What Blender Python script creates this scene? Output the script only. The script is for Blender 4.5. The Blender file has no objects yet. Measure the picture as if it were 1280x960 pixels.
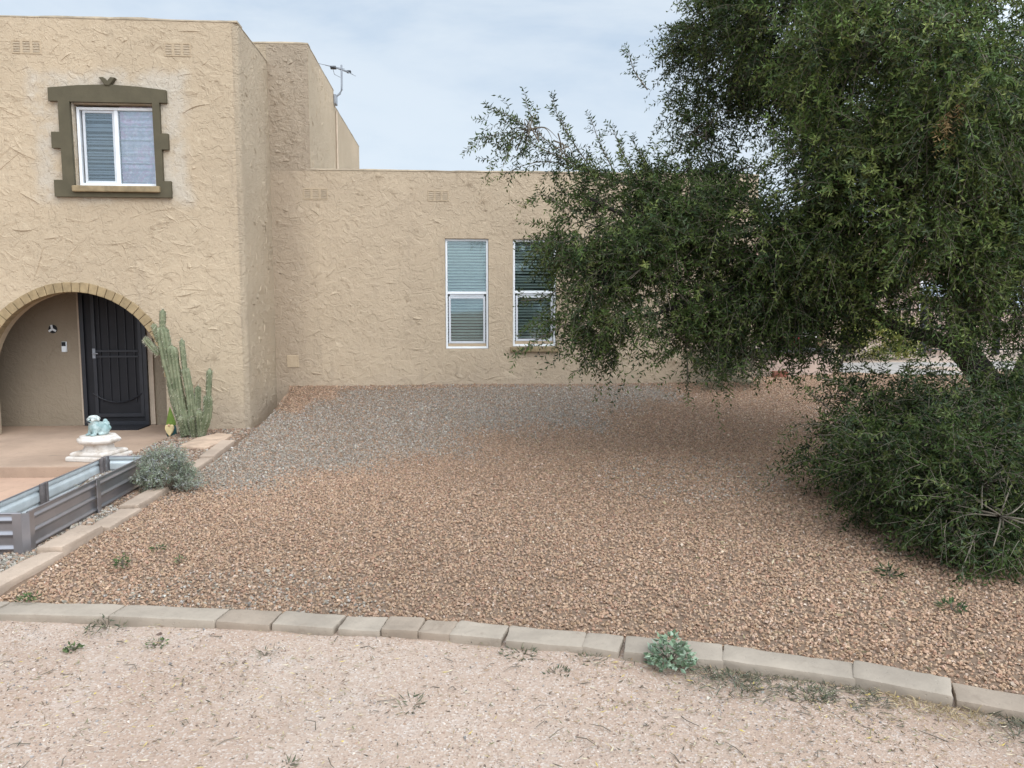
import bpy, bmesh, math, random
import numpy as np
from mathutils import Vector, Matrix, geometry, noise as mnoise

random.seed(11)
RNG = np.random.default_rng(11)
S = bpy.context.scene
COL = S.collection
R = math.radians

# ------------------------------------------------------------------ camera
cam = bpy.data.cameras.new("camera")
cam.sensor_width = 36.0
cam.lens = 27.0
cam.clip_start = 0.05
cam.clip_end = 2000
co = bpy.data.objects.new("camera", cam)
COL.objects.link(co)
co.location = (0, 0, 1.65)
co.rotation_euler = (R(90 - 5.65), 0, R(-4.17))
S.camera = co

# ------------------------------------------------------------------ node helpers
class NT:
    def __init__(self, nt):
        self.nt = nt
    def n(self, typ, ins=None, **props):
        nd = self.nt.nodes.new(typ)
        for k, v in props.items():
            setattr(nd, k, v)
        if ins:
            for k, v in ins.items():
                s = nd.inputs[k]
                if isinstance(v, bpy.types.NodeSocket):
                    self.nt.links.new(v, s)
                else:
                    if s.type == 'RGBA' and len(v) == 3:
                        v = (*v, 1)
                    s.default_value = v
        return nd
    def math(self, op, a, b=0.0, c=None, clamp=False):
        d = {0: a, 1: b}
        if c is not None:
            d[2] = c
        return self.n('ShaderNodeMath', d, operation=op, use_clamp=clamp).outputs[0]
    def mix(self, f, a, b, mode='MIX'):
        nd = self.nt.nodes.new('ShaderNodeMix')
        nd.data_type = 'RGBA'
        nd.blend_type = mode
        nd.clamp_factor = True
        for idx, v in ((0, f), (6, a), (7, b)):
            s = nd.inputs[idx]
            if isinstance(v, bpy.types.NodeSocket):
                self.nt.links.new(v, s)
            else:
                if s.type == 'RGBA' and len(v) == 3:
                    v = (*v, 1)
                s.default_value = v
        return nd.outputs[2]
    def ramp(self, fac, p0, p1, smooth=True):
        nd = self.n('ShaderNodeMapRange', {0: fac, 1: p0, 2: p1, 3: 0.0, 4: 1.0}, clamp=True)
        nd.interpolation_type = 'SMOOTHSTEP' if smooth else 'LINEAR'
        return nd.outputs[0]
    def noise(self, vec, scale, detail=3, rough=0.55, dist=0.0):
        return self.n('ShaderNodeTexNoise', {'Vector': vec, 'Scale': scale, 'Detail': detail, 'Roughness': rough, 'Distortion': dist}).outputs[0]
    def vor(self, vec, scale, feature='F1', out=0):
        return self.n('ShaderNodeTexVoronoi', {'Vector': vec, 'Scale': scale}, feature=feature).outputs[out]

def newmat(name):
    m = bpy.data.materials.new(name)
    m.use_nodes = True
    m.node_tree.nodes.clear()
    return m, NT(m.node_tree)

def finish(m, t, color, rough=0.8, bump=None, strength=0.5, dist=0.01, metallic=0.0, spec=0.3):
    b = t.n('ShaderNodeBsdfPrincipled', {'Base Color': color, 'Roughness': rough, 'Metallic': metallic, 'Specular IOR Level': spec})
    if bump is not None:
        bn = t.n('ShaderNodeBump', {'Height': bump, 'Strength': strength, 'Distance': dist})
        t.nt.links.new(bn.outputs[0], b.inputs['Normal'])
    o = t.n('ShaderNodeOutputMaterial')
    t.nt.links.new(b.outputs[0], o.inputs[0])
    return m

def wpos(t):
    return t.n('ShaderNodeNewGeometry').outputs['Position']

def opos(t):
    return t.n('ShaderNodeTexCoord').outputs['Object']

def simple(name, col, rough=0.6, var=0.12, scale=12.0, bump=0.0, metallic=0.0, spec=0.3):
    m, t = newmat(name)
    p = opos(t)
    n = t.noise(p, scale, 5, 0.65)
    dark = tuple(c * (1 - var) for c in col)
    lite = tuple(min(1, c * (1 + var)) for c in col)
    c = t.mix(t.ramp(n, 0.3, 0.7), dark, lite)
    return finish(m, t, c, rough, t.noise(p, scale * 6, 4) if bump else None, bump, 0.01, metallic, spec)

def attr_mat(name, rough=0.85, trans=0.0, bump=0.0, spec=0.25):
    m, t = newmat(name)
    a = t.n('ShaderNodeAttribute', attribute_name='Col')
    b = t.n('ShaderNodeBsdfPrincipled', {'Base Color': a.outputs[0], 'Roughness': rough, 'Specular IOR Level': spec})
    o = t.n('ShaderNodeOutputMaterial')
    if trans > 0:
        tr = t.n('ShaderNodeBsdfTranslucent', {'Color': a.outputs[0]})
        mx = t.n('ShaderNodeMixShader', {0: trans, 1: b.outputs[0], 2: tr.outputs[0]})
        t.nt.links.new(mx.outputs[0], o.inputs[0])
    else:
        t.nt.links.new(b.outputs[0], o.inputs[0])
    return m

# ------------------------------------------------------------------ materials
def stucco(name, base, fine=0.5, plate=0.6, patch=False, grime=True, corner=False):
    m, t = newmat(name)
    p = wpos(t)
    big = t.noise(p, 0.55, 4, 0.6)
    mid = t.noise(p, 3.0, 5, 0.65)
    c = t.mix(t.ramp(big, 0.35, 0.68), tuple(x * 0.93 for x in base), tuple(x * 1.06 for x in base))
    c = t.mix(t.math('MULTIPLY', t.ramp(mid, 0.48, 0.72), 0.35), c, (base[0] * 0.86, base[1] * 0.84, base[2] * 0.82))
    if patch:   # the paler repair plaster that surrounds the upstairs window
        sx = t.n('ShaderNodeSeparateXYZ', {0: p})
        wob = t.noise(p, 1.6, 4, 0.6)
        dx = t.math('SUBTRACT', t.math('ABSOLUTE', t.math('ADD', sx.outputs[0], 4.42)), 0.92)
        dz = t.math('SUBTRACT', t.math('ABSOLUTE', t.math('SUBTRACT', sx.outputs[2], 3.83)), 0.78)
        d = t.math('MAXIMUM', dx, dz)
        d = t.math('ADD', d, t.math('MULTIPLY', t.math('SUBTRACT', wob, 0.5), 0.5))
        f = t.math('SUBTRACT', 1.0, t.ramp(d, -0.08, 0.12))
        c = t.mix(t.math('MULTIPLY', t.math('MULTIPLY', f, t.ramp(mid, 0.3, 0.6)), 0.75), c, (0.48, 0.42, 0.345))
    if corner:  # corner shade painted with a ragged edge where wing meets entry block
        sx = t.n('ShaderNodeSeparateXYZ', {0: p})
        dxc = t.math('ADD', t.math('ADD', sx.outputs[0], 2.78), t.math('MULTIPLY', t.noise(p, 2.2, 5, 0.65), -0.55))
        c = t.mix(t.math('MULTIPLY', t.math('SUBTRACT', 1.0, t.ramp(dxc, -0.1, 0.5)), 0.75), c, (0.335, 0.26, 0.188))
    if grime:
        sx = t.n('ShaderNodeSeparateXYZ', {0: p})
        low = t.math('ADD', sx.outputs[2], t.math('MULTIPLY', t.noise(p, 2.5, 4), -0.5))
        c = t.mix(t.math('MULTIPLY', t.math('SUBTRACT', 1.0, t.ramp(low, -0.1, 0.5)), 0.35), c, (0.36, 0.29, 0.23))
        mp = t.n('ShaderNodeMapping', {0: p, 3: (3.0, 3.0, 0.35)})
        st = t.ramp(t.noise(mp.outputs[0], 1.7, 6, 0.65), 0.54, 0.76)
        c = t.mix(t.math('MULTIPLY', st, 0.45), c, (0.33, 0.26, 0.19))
    # skip trowel plates with crisp edges + sand
    pl = t.noise(p, 4.2, 2, 0.5, 1.2)
    pl = t.ramp(pl, 0.5, 0.535)
    pl2 = t.ramp(t.noise(t.n('ShaderNodeMapping', {0: p, 1: (5.1, 3.3, 7.7)}).outputs[0], 8.5, 3, 0.55, 1.6), 0.54, 0.575)
    pl3 = t.ramp(t.noise(t.n('ShaderNodeMapping', {0: p, 1: (1.1, 9.3, 2.7)}).outputs[0], 16.0, 3, 0.55, 0.8), 0.5, 0.6)
    sand = t.noise(p, 60, 6, 0.7)
    lump = t.noise(p, 14, 5, 0.6)
    h = t.math('MULTIPLY', t.math('ADD', pl, t.math('MULTIPLY', pl2, 0.8)), plate)
    h = t.math('ADD', h, t.math('MULTIPLY', pl3, 0.35 * plate))
    h = t.math('ADD', h, t.math('MULTIPLY', lump, 0.9))
    h = t.math('ADD', h, t.math('MULTIPLY', sand, fine))
    return finish(m, t, c, 0.95, h, 0.85, 0.013, 0, 0.12)

BASE = (0.462, 0.360, 0.250)
M = {}
M['stucco'] = stucco('stucco_front', BASE, 0.6, 0.42, True)
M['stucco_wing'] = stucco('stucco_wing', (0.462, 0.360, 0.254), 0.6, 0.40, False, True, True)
M['stucco_rough'] = stucco('stucco_rough', (0.485, 0.38, 0.268), 3.2, 0.6)
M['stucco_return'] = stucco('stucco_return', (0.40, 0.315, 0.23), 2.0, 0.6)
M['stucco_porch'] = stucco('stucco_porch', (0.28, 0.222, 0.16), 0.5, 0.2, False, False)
M['cap'] = simple('parapet_cap', (0.31, 0.245, 0.172), 0.95, 0.3, 3, 0.4)
M['olive'] = simple('olive_trim', (0.088, 0.073, 0.044), 0.8, 0.10, 5, 0.15)
M['sill'] = simple('tan_sill', (0.25, 0.185, 0.105), 0.75, 0.2, 9, 0.2)
M['brick'] = simple('tan_brick', (0.29, 0.21, 0.115), 0.85, 0.2, 7, 0.4)
M['white'] = simple('white_vinyl', (0.78, 0.79, 0.80), 0.4, 0.04, 6)
M['greyvinyl'] = simple('grey_vinyl', (0.55, 0.56, 0.58), 0.45, 0.06, 6)
M['slat'] = simple('blind_slat', (0.66, 0.69, 0.65), 0.5, 0.05, 4)
M['slatblue'] = simple('blind_slat_blue', (0.30, 0.36, 0.40), 0.5, 0.05, 4)
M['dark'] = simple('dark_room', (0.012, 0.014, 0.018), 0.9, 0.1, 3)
M['iron'] = simple('black_iron', (0.014, 0.014, 0.018), 0.45, 0.2, 10, 0.0, 0.0, 0.5)
M['mesh_screen'] = simple('security_screen', (0.012, 0.011, 0.013), 0.55, 0.2, 4)
M['casing'] = simple('door_casing', (0.46, 0.36, 0.27), 0.7, 0.1, 6)
M['vent'] = stucco('vent_paint', (0.44, 0.338, 0.23), 0.4, 0.1, False, False)
M['ventdark'] = simple('vent_dark', (0.34, 0.265, 0.185), 0.9, 0.15, 9)
M['galv'] = simple('galvanised', (0.56, 0.595, 0.60), 0.4, 0.12, 5, 0.0, 0.35, 0.5)
M['purple'] = simple('taupe_steel', (0.35, 0.332, 0.342), 0.3, 0.08, 4, 0.0, 0.8, 0.6)
M['brace'] = simple('dull_brown_steel', (0.13, 0.11, 0.105), 0.6, 0.3, 14, 0.2)
M['steel'] = simple('antenna_steel', (0.25, 0.26, 0.28), 0.5, 0.15, 10, 0, 0.4, 0.5)
M['bark'] = simple('bark', (0.028, 0.023, 0.019), 0.95, 0.35, 9, 0.8)
M['stemwood'] = simple('stem_wood', (0.14, 0.115, 0.085), 0.9, 0.25, 8)
M['rubber'] = simple('black_mat', (0.018, 0.018, 0.022), 0.9, 0.2, 40, 0.5)
M['flag'] = simple('flagstone', (0.44, 0.31, 0.22), 0.9, 0.2, 6, 0.6)
M['redbrick'] = simple('red_brick', (0.20, 0.075, 0.05), 0.9, 0.2, 9, 0.4)
M['darktop'] = simple('dark_slab', (0.09, 0.085, 0.085), 0.7, 0.2, 5)
M['neigh'] = simple('neighbour_stucco', (0.42, 0.31, 0.25), 0.9, 0.12, 2, 0.3)
M['neighroof'] = simple('neighbour_roof', (0.34, 0.22, 0.17), 0.9, 0.2, 3)

def concrete(name, col, scale=1.0):
    m, t = newmat(name)
    p = wpos(t)
    n1 = t.noise(p, 1.7 * scale, 6, 0.65)
    n2 = t.noise(p, 24 * scale, 6, 0.7)
    pits = t.ramp(t.vor(p, 38 * scale), 0.05, 0.22)
    c = t.mix(t.ramp(n1, 0.3, 0.7), tuple(x * 0.8 for x in col), tuple(x * 1.12 for x in col))
    c = t.mix(t.math('MULTIPLY', t.ramp(n2, 0.5, 0.75), 0.4), c, tuple(x * 0.7 for x in col))
    stain = t.ramp(t.noise(p, 6 * scale, 4, 0.6, 1.0), 0.6, 0.75)
    c = t.mix(t.math('MULTIPLY', stain, 0.55), c, (0.2, 0.15, 0.11))
    h = t.math('ADD', t.math('MULTIPLY', pits, 0.5), n2)
    return finish(m, t, c, 0.92, h, 0.5, 0.006, 0, 0.2)
M['curb'] = concrete('curb_concrete', (0.325, 0.265, 0.207))
M['curbdark'] = concrete('curb_concrete_stained', (0.285, 0.222, 0.168))
M['edging'] = concrete('edging_concrete', (0.40, 0.30, 0.225))
M['porch'] = concrete('porch_concrete', (0.385, 0.27, 0.195), 0.5)
M['walk'] = concrete('walk_concrete', (0.44, 0.285, 0.20), 0.5)

def cast_white():
    m, t = newmat('cast_white')
    p = opos(t)
    c = t.mix(t.ramp(t.noise(p, 9, 5, 0.7), 0.45, 0.75), (0.58, 0.52, 0.46), (0.36, 0.28, 0.21))
    return finish(m, t, c, 0.85, t.noise(p, 50, 4), 0.3, 0.004)
M['cast'] = cast_white()

def glaze():
    m, t = newmat('teal_glaze')
    p = opos(t)
    c = t.mix(t.ramp(t.noise(p, 14, 5, 0.6), 0.35, 0.7), (0.20, 0.29, 0.28), (0.40, 0.47, 0.45))
    c = t.mix(t.math('MULTIPLY', t.ramp(t.noise(p, 30, 3), 0.62, 0.72), 0.7), c, (0.06, 0.09, 0.09))
    return finish(m, t, c, 0.4, t.noise(p, 40, 4), 0.5, 0.006, 0, 0.5)
M['glaze'] = glaze()
M['glazewhite'] = simple('white_glaze', (0.45, 0.47, 0.44), 0.55, 0.4, 25, 0.3)
M['black'] = simple('black_paint', (0.02, 0.02, 0.022), 0.5, 0.1, 8)

def glass(name, tint):
    m, t = newmat(name)
    fr = t.n('ShaderNodeFresnel', {0: 1.5})
    tr = t.n('ShaderNodeBsdfTransparent', {0: tint})
    wav = t.noise(opos(t), 1.4, 2)
    bn = t.n('ShaderNodeBump', {'Height': wav, 'Strength': 0.08, 'Distance': 0.02})
    gl = t.n('ShaderNodeBsdfGlossy', {'Color': (0.85, 0.95, 0.97, 1), 'Roughness': 0.03, 'Normal': bn.outputs[0]})
    f2 = t.math('MULTIPLY_ADD', fr.outputs[0], 1.1, 0.035, True)
    mx = t.n('ShaderNodeMixShader', {0: f2, 1: tr.outputs[0], 2: gl.outputs[0]})
    o = t.n('ShaderNodeOutputMaterial')
    t.nt.links.new(mx.outputs[0], o.inputs[0])
    return m
M['glass'] = glass('window_glass', (0.87, 0.92, 0.91, 1))
M['glassblue'] = glass('window_glass_blue', (0.92, 0.93, 0.95, 1))

def curtain_mat():
    m, t = newmat('patterned_curtain')
    p = opos(t)
    n = t.noise(p, 5, 4, 0.6, 1.5)
    mp = t.n('ShaderNodeMapping', {0: p, 3: (8.0, 8.0, 8.0)})
    v = t.math('SUBTRACT', 1.0, t.noise(mp.outputs[0], 3.2, 5, 0.7))
    c = t.mix(t.ramp(n, 0.4, 0.65), (0.60, 0.62, 0.70), (0.74, 0.55, 0.68))
    c = t.mix(t.math('MULTIPLY', t.ramp(v, 0.52, 0.36), 0.8), c, (0.85, 0.82, 0.86))
    return finish(m, t, c, 0.85)
M['curtain'] = curtain_mat()

def dg_mat():
    m, t = newmat('decomposed_granite')
    p = wpos(t)
    big = t.noise(p, 0.6, 4, 0.6, 0.5)
    mid = t.noise(p, 3.2, 5, 0.65)
    fine = t.noise(p, 85, 4, 0.8)
    gr = t.vor(p, 120, 'F1', 1)
    c = t.mix(t.ramp(big, 0.32, 0.7), (0.372, 0.26, 0.193), (0.43, 0.324, 0.253))
    c = t.mix(t.math('MULTIPLY', t.ramp(mid, 0.5, 0.72), 0.6), c, (0.46, 0.365, 0.305))
    c = t.mix(t.math('MULTIPLY', t.ramp(t.noise(p, 1.3, 5, 0.7, 1.0), 0.58, 0.75), 0.5), c, (0.30, 0.215, 0.16))
    sp = t.n('ShaderNodeSeparateColor', {0: gr})
    c = t.mix(t.math('MULTIPLY', t.ramp(sp.outputs[0], 0.7, 0.95), 0.55), c, (0.55, 0.48, 0.42))
    c = t.mix(t.math('MULTIPLY', t.ramp(sp.outputs[1], 0.72, 0.95), 0.5), c, (0.25, 0.17, 0.125))
    h = t.math('ADD', fine, t.math('MULTIPLY', t.vor(p, 120), 0.8))
    h = t.math('ADD', h, t.math('MULTIPLY', t.noise(p, 18, 4, 0.6), 1.8))
    return finish(m, t, c, 0.95, h, 0.55, 0.007, 0, 0.15)
M['dg'] = dg_mat()

def soil_mat():
    m, t = newmat('gravel_bed_soil')
    p = wpos(t)
    c = t.mix(t.noise(p, 20, 5), (0.12, 0.08, 0.055), (0.24, 0.165, 0.115))
    return finish(m, t, c, 0.95, t.noise(p, 60, 4), 0.6, 0.01, 0, 0.1)
M['soil'] = soil_mat()
M['pale'] = simple('pale_gravel_road', (0.30, 0.262, 0.23), 0.95, 0.2, 3, 0.4)
M['stone'] = attr_mat('gravel_stone', 0.9, 0, 0, 0.2)
M['leaf'] = attr_mat('leaf', 0.48, 0.2, 0, 0.16)
M['leafmatte'] = attr_mat('leaf_matte', 0.85, 0.2, 0, 0.08)
M['litter'] = attr_mat('dry_leaf', 0.9, 0.1)

def cactus_mat():
    m, t = newmat('cactus_skin')
    p = opos(t)
    c = t.mix(t.ramp(t.noise(p, 7, 5, 0.6), 0.35, 0.7), (0.11, 0.126, 0.066), (0.225, 0.232, 0.14))
    c = t.mix(t.math('MULTIPLY', t.ramp(t.noise(p, 26, 4, 0.6), 0.55, 0.7), 0.6), c, (0.34, 0.32, 0.2))
    return finish(m, t, c, 0.7, t.noise(p, 40, 4), 0.3, 0.008)
M['cactus'] = cactus_mat()
M['spine'] = simple('cactus_spine', (0.50, 0.47, 0.36), 0.8, 0.2, 10)
M['green'] = simple('green_felt', (0.13, 0.19, 0.03), 0.7, 0.2, 12)
M['teal'] = simple('dark_teal_paint', (0.02, 0.07, 0.07), 0.6, 0.2, 12)
M['cream'] = simple('cream_beard', (0.62, 0.48, 0.25), 0.7, 0.12, 14)
M['skin'] = simple('pottery_nose', (0.55, 0.33, 0.2), 0.6, 0.1, 10)
M['petalred'] = simple('red_petal', (0.30, 0.02, 0.03), 0.6, 0.3, 30)
M['petalwhite'] = simple('white_petal', (0.75, 0.68, 0.68), 0.6, 0.1, 30)
M['pink'] = simple('pink_paint', (0.75, 0.25, 0.30), 0.6, 0.1, 10)
M['paleblue'] = simple('pale_blue_paint', (0.5, 0.58, 0.68), 0.6, 0.1, 6)

# ------------------------------------------------------------------ mesh helpers
def setp(o, label=None, cat=None, group=None, kind=None):
    if label: o['label'] = label
    if cat: o['category'] = cat
    if group: o['group'] = group
    if kind: o['kind'] = kind
    return o

def empty(name, loc, label, cat, group=None):
    o = bpy.data.objects.new(name, None)
    o.empty_display_size = 0.1
    o.location = loc
    COL.objects.link(o)
    return setp(o, label, cat, group)

def base_of(parent):
    b = Vector((0, 0, 0))
    while parent is not None:
        b += parent.location
        parent = parent.parent
    return b

class MB:
    def __init__(self):
        self.v = []; self.f = []
    def add(self, vs, fs):
        n = len(self.v)
        self.v.extend(tuple(x) for x in vs)
        self.f.extend(tuple(i + n for i in f) for f in fs)
        return self
    def box(self, x0, x1, y0, y1, z0, z1, mat=None):
        vs = [(x, y, z) for z in (z0, z1) for y in (y0, y1) for x in (x0, x1)]
        if mat is not None:
            vs = [mat @ Vector(v) for v in vs]
        return self.add(vs, [(0, 2, 3, 1), (4, 5, 7, 6), (0, 1, 5, 4), (1, 3, 7, 5), (3, 2, 6, 7), (2, 0, 4, 6)])
    def tube(self, pts, rad, n=6, cap=True):
        pts = [Vector(p) for p in pts]
        if not hasattr(rad, '__len__'):
            rad = [rad] * len(pts)
        vs = []; fs = []
        up = Vector((0.31, 0.17, 0.93))
        for i, p in enumerate(pts):
            d = (pts[min(i + 1, len(pts) - 1)] - pts[max(i - 1, 0)]).normalized()
            a = d.cross(up)
            if a.length < 0.05: a = d.cross(Vector((1, 0, 0)))
            a.normalize(); b = d.cross(a)
            for k in range(n):
                t = 2 * math.pi * k / n
                vs.append(p + a * (rad[i] * math.cos(t)) + b * (rad[i] * math.sin(t)))
        for i in range(len(pts) - 1):
            for k in range(n):
                fs.append((i * n + k, i * n + (k + 1) % n, (i + 1) * n + (k + 1) % n, (i + 1) * n + k))
        if cap:
            fs.append(tuple(range(n))[::-1]); fs.append(tuple(range((len(pts) - 1) * n, len(pts) * n)))
        return self.add(vs, fs)
    def lathe(self, c, prof, n=24, rot=0.0, sx=1, sy=1):
        vs = []; fs = []
        for r, z in prof:
            for k in range(n):
                t = 2 * math.pi * k / n + rot
                vs.append((c[0] + r * math.cos(t) * sx, c[1] + r * math.sin(t) * sy, c[2] + z))
        m = len(prof)
        for i in range(m - 1):
            for k in range(n):
                fs.append((i * n + k, i * n + (k + 1) % n, (i + 1) * n + (k + 1) % n, (i + 1) * n + k))
        fs.append(tuple(range(n))[::-1]); fs.append(tuple(range((m - 1) * n, m * n)))
        return self.add(vs, fs)
    def ell(self, c, r, n=10, m=7):
        prof = []
        vs = []; fs = []
        for i in range(m + 1):
            a = -math.pi / 2 + math.pi * i / m
            for k in range(n):
                t = 2 * math.pi * k / n
                vs.append((c[0] + r[0] * math.cos(a) * math.cos(t), c[1] + r[1] * math.cos(a) * math.sin(t), c[2] + r[2] * math.sin(a)))
        for i in range(m):
            for k in range(n):
                fs.append((i * n + k, i * n + (k + 1) % n, (i + 1) * n + (k + 1) % n, (i + 1) * n + k))
        return self.add(vs, fs)
    def prism(self, poly, y0, y1, holes=()):
        """polygon(s) in XZ, extruded from y0 (front, low y) to y1"""
        loops = [list(poly)] + [list(h) for h in holes]
        flat = [p for l in loops for p in l]
        tris = geometry.tessellate_polygon([[Vector((p[0], p[1], 0)) for p in l] for l in loops])
        n = len(flat)
        vs = [(p[0], y0, p[1]) for p in flat] + [(p[0], y1, p[1]) for p in flat]
        fs = []
        for tr in tris:
            a, b, c = (Vector((flat[i][0], flat[i][1])) for i in tr)
            cr = (b - a).cross(c - a)
            tr = tuple(tr) if cr > 0 else tuple(tr)[::-1]
            fs.append(tr)                                  # normal -> -y
            fs.append(tuple(i + n for i in tr)[::-1])
        k = 0
        for l in loops:
            m = len(l)
            for i in range(m):
                a = k + i; b = k + (i + 1) % m
                fs.append((a, a + n, b + n, b))
            k += m
        return self.add(vs, fs)
    def build(self, name, mat, parent=None, smooth=False, bevel=0.0, loc=None, angle=35, recalc=True, seg=2):
        base = base_of(parent) if parent is not None else (Vector(loc) if loc is not None else Vector((0, 0, 0)))
        me = bpy.data.meshes.new(name)
        me.from_pydata([tuple(Vector(v) - base) for v in self.v], [], self.f)
        bm = bmesh.new(); bm.from_mesh(me)
        if recalc:
            bmesh.ops.recalc_face_normals(bm, faces=bm.faces[:])
        if bevel > 0:
            ed = [e for e in bm.edges if len(e.link_faces) == 2 and e.calc_face_angle(0) > 0.5]
            bmesh.ops.bevel(bm, geom=ed, offset=bevel, segments=seg, affect='EDGES', clamp_overlap=True, profile=0.6)
        bm.to_mesh(me); bm.free()
        if smooth:
            me.shade_smooth()
            me.set_sharp_from_angle(angle=R(angle))
        o = bpy.data.objects.new(name, me)
        COL.objects.link(o)
        if mat is not None:
            me.materials.append(mat)
        if parent is not None:
            o.parent = parent
        else:
            o.location = base
        return o

def npmesh(name, V, F, mat, parent=None, colors=None, loc=None):
    V = np.asarray(V, dtype=np.float32).reshape(-1, 3); F = np.asarray(F, dtype=np.int32)
    base = base_of(parent) if parent is not None else (Vector(loc) if loc is not None else Vector((0, 0, 0)))
    V = V - np.array(base, dtype=np.float32)
    k = F.shape[1]
    me = bpy.data.meshes.new(name)
    me.vertices.add(len(V)); me.vertices.foreach_set('co', V.ravel())
    me.loops.add(F.size); me.loops.foreach_set('vertex_index', F.ravel())
    me.polygons.add(len(F)); me.polygons.foreach_set('loop_start', np.arange(0, F.size, k, dtype=np.int32))
    me.update(calc_edges=True)
    if colors is not None:
        C = np.ones((len(V), 4), dtype=np.float32); C[:, :3] = colors
        a = me.attributes.new('Col', 'FLOAT_COLOR', 'POINT'); a.data.foreach_set('color', C.ravel())
    me.polygons.foreach_set('use_smooth', np.zeros(len(F), dtype=bool))
    me.materials.append(mat)
    o = bpy.data.objects.new(name, me); COL.objects.link(o)
    if parent is not None: o.parent = parent
    else: o.location = base
    return o

def norm(a):
    return a / (np.linalg.norm(a, axis=-1, keepdims=True) + 1e-9)

def leaves_mesh(base, d, side, L, W, fold=0.25):
    """diamond leaves folded on the midrib. base,d,side (N,3); L,W (N,)"""
    nrm = norm(np.cross(d, side))
    L = L[:, None]; W = W[:, None]
    tip = base + d * L - nrm * L * 0.06
    m1 = base + d * L * 0.42
    a = m1 + side * W * 0.5 + nrm * W * fold
    b = m1 - side * W * 0.5 + nrm * W * fold
    V = np.stack([base, a, tip, b], axis=1).reshape(-1, 3)
    n = len(base); i = np.arange(n)[:, None] * 4
    F = np.concatenate([i + np.array([[0, 1, 2]]), i + np.array([[0, 2, 3]])], axis=1).reshape(-1, 3)
    return V, F

# ------------------------------------------------------------------ ground heights
CR = [(-2.816, 4.367), (-2.468, 4.294), (-1.84, 4.202), (-1.248, 4.102), (-0.948, 4.047), (-0.599, 3.967), (-0.345, 3.927), (-0.168, 3.893), (0.006, 3.849), (0.274, 3.759), (0.666, 3.652), (0.845, 3.582), (1.307, 3.449), (1.861, 3.216), (2.194, 3.012), (2.7, 2.76), (3.2, 2.45), (3.8, 2.05)]
CRx = np.array([c[0] for c in CR]); CRy = np.array([c[1] for c in CR])
def curb_y(x):
    x = np.asarray(x, float)
    y = np.interp(x, CRx, CRy)
    return np.where(x > 3.8, 2.05 - (x - 3.8) * 0.7, np.where(x < -2.816, 4.367 + (-2.816 - x) * 0.2, y))
def sm(a, b, x):
    t = np.clip((x - a) / (b - a), 0, 1); return t * t * (3 - 2 * t)
def gz(x, y):
    x = np.asarray(x, float); y = np.asarray(y, float)
    t = np.clip((y - 4.0) / 8.1, 0, 1.0)
    w = sm(-2.8, 0.6, x)
    p = 5.5 * (1 - w) + 1.7 * w
    hill = 0.015 + 0.43 * np.power(t, p) + 0.02 * np.sin(x * 1.7 + y * 0.9) * np.sin(y * 0.8) * sm(4.5, 6, y) * sm(-2.4, -1.2, x)
    z = np.where((y > curb_y(x) - 0.08) & (x > -2.64), hill, 0.0)
    strip = (x <= -2.64) & (y > 4.45)
    z = np.where(strip, 0.02, z)
    low = (x < -3.08) & (y > 4.9) & (y < 8.9)
    z = np.where(low, -0.22, z)
    z = np.where((x < -3.66) & (y >= 8.9), -0.22, z)
    return z

# ground sheet
xs = np.concatenate([[-400, -150, -60, -25], np.arange(-12, 14.01, 0.12), [25, 60, 150, 400]])
ys = np.concatenate([[-400, -150, -60, -20, -8], np.arange(-3, 18.01, 0.12), [25, 60, 150, 400]])
X, Y = np.meshgrid(xs, ys)
Z = gz(X, Y)
near = (np.abs(X) < 6) & (Y < 4.5) & (Y > -2)
Z = Z + np.where(near & (Y < curb_y(X) - 0.2), 0.008 * np.sin(X * 3.1 + 1) * np.sin(Y * 4.3) + 0.006 * np.sin(X * 7.7 + Y * 3), 0)
nx, ny = len(xs), len(ys)
V = np.stack([X, Y, Z], -1).reshape(-1, 3)
idx = np.arange(nx * ny).reshape(ny, nx)
F = np.stack([idx[:-1, :-1], idx[:-1, 1:], idx[1:, 1:], idx[1:, :-1]], -1).reshape(-1, 4)
g = npmesh('ground', V, F, M['dg'])
g.data.materials.append(M['soil'])
cxy = V[F].mean(axis=1)
inyard = (cxy[:, 1] > curb_y(cxy[:, 0]) - 0.06) & (cxy[:, 0] > -3.7) & (cxy[:, 1] < 12.6) & (cxy[:, 0] < 12)
g.data.polygons.foreach_set('material_index', inyard.astype(np.int32))
g.data.polygons.foreach_set('use_smooth', np.ones(len(F), dtype=bool))
setp(g, 'pinkish decomposed granite driveway in front and soil under the gravel yard', None, None, 'structure')

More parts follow.
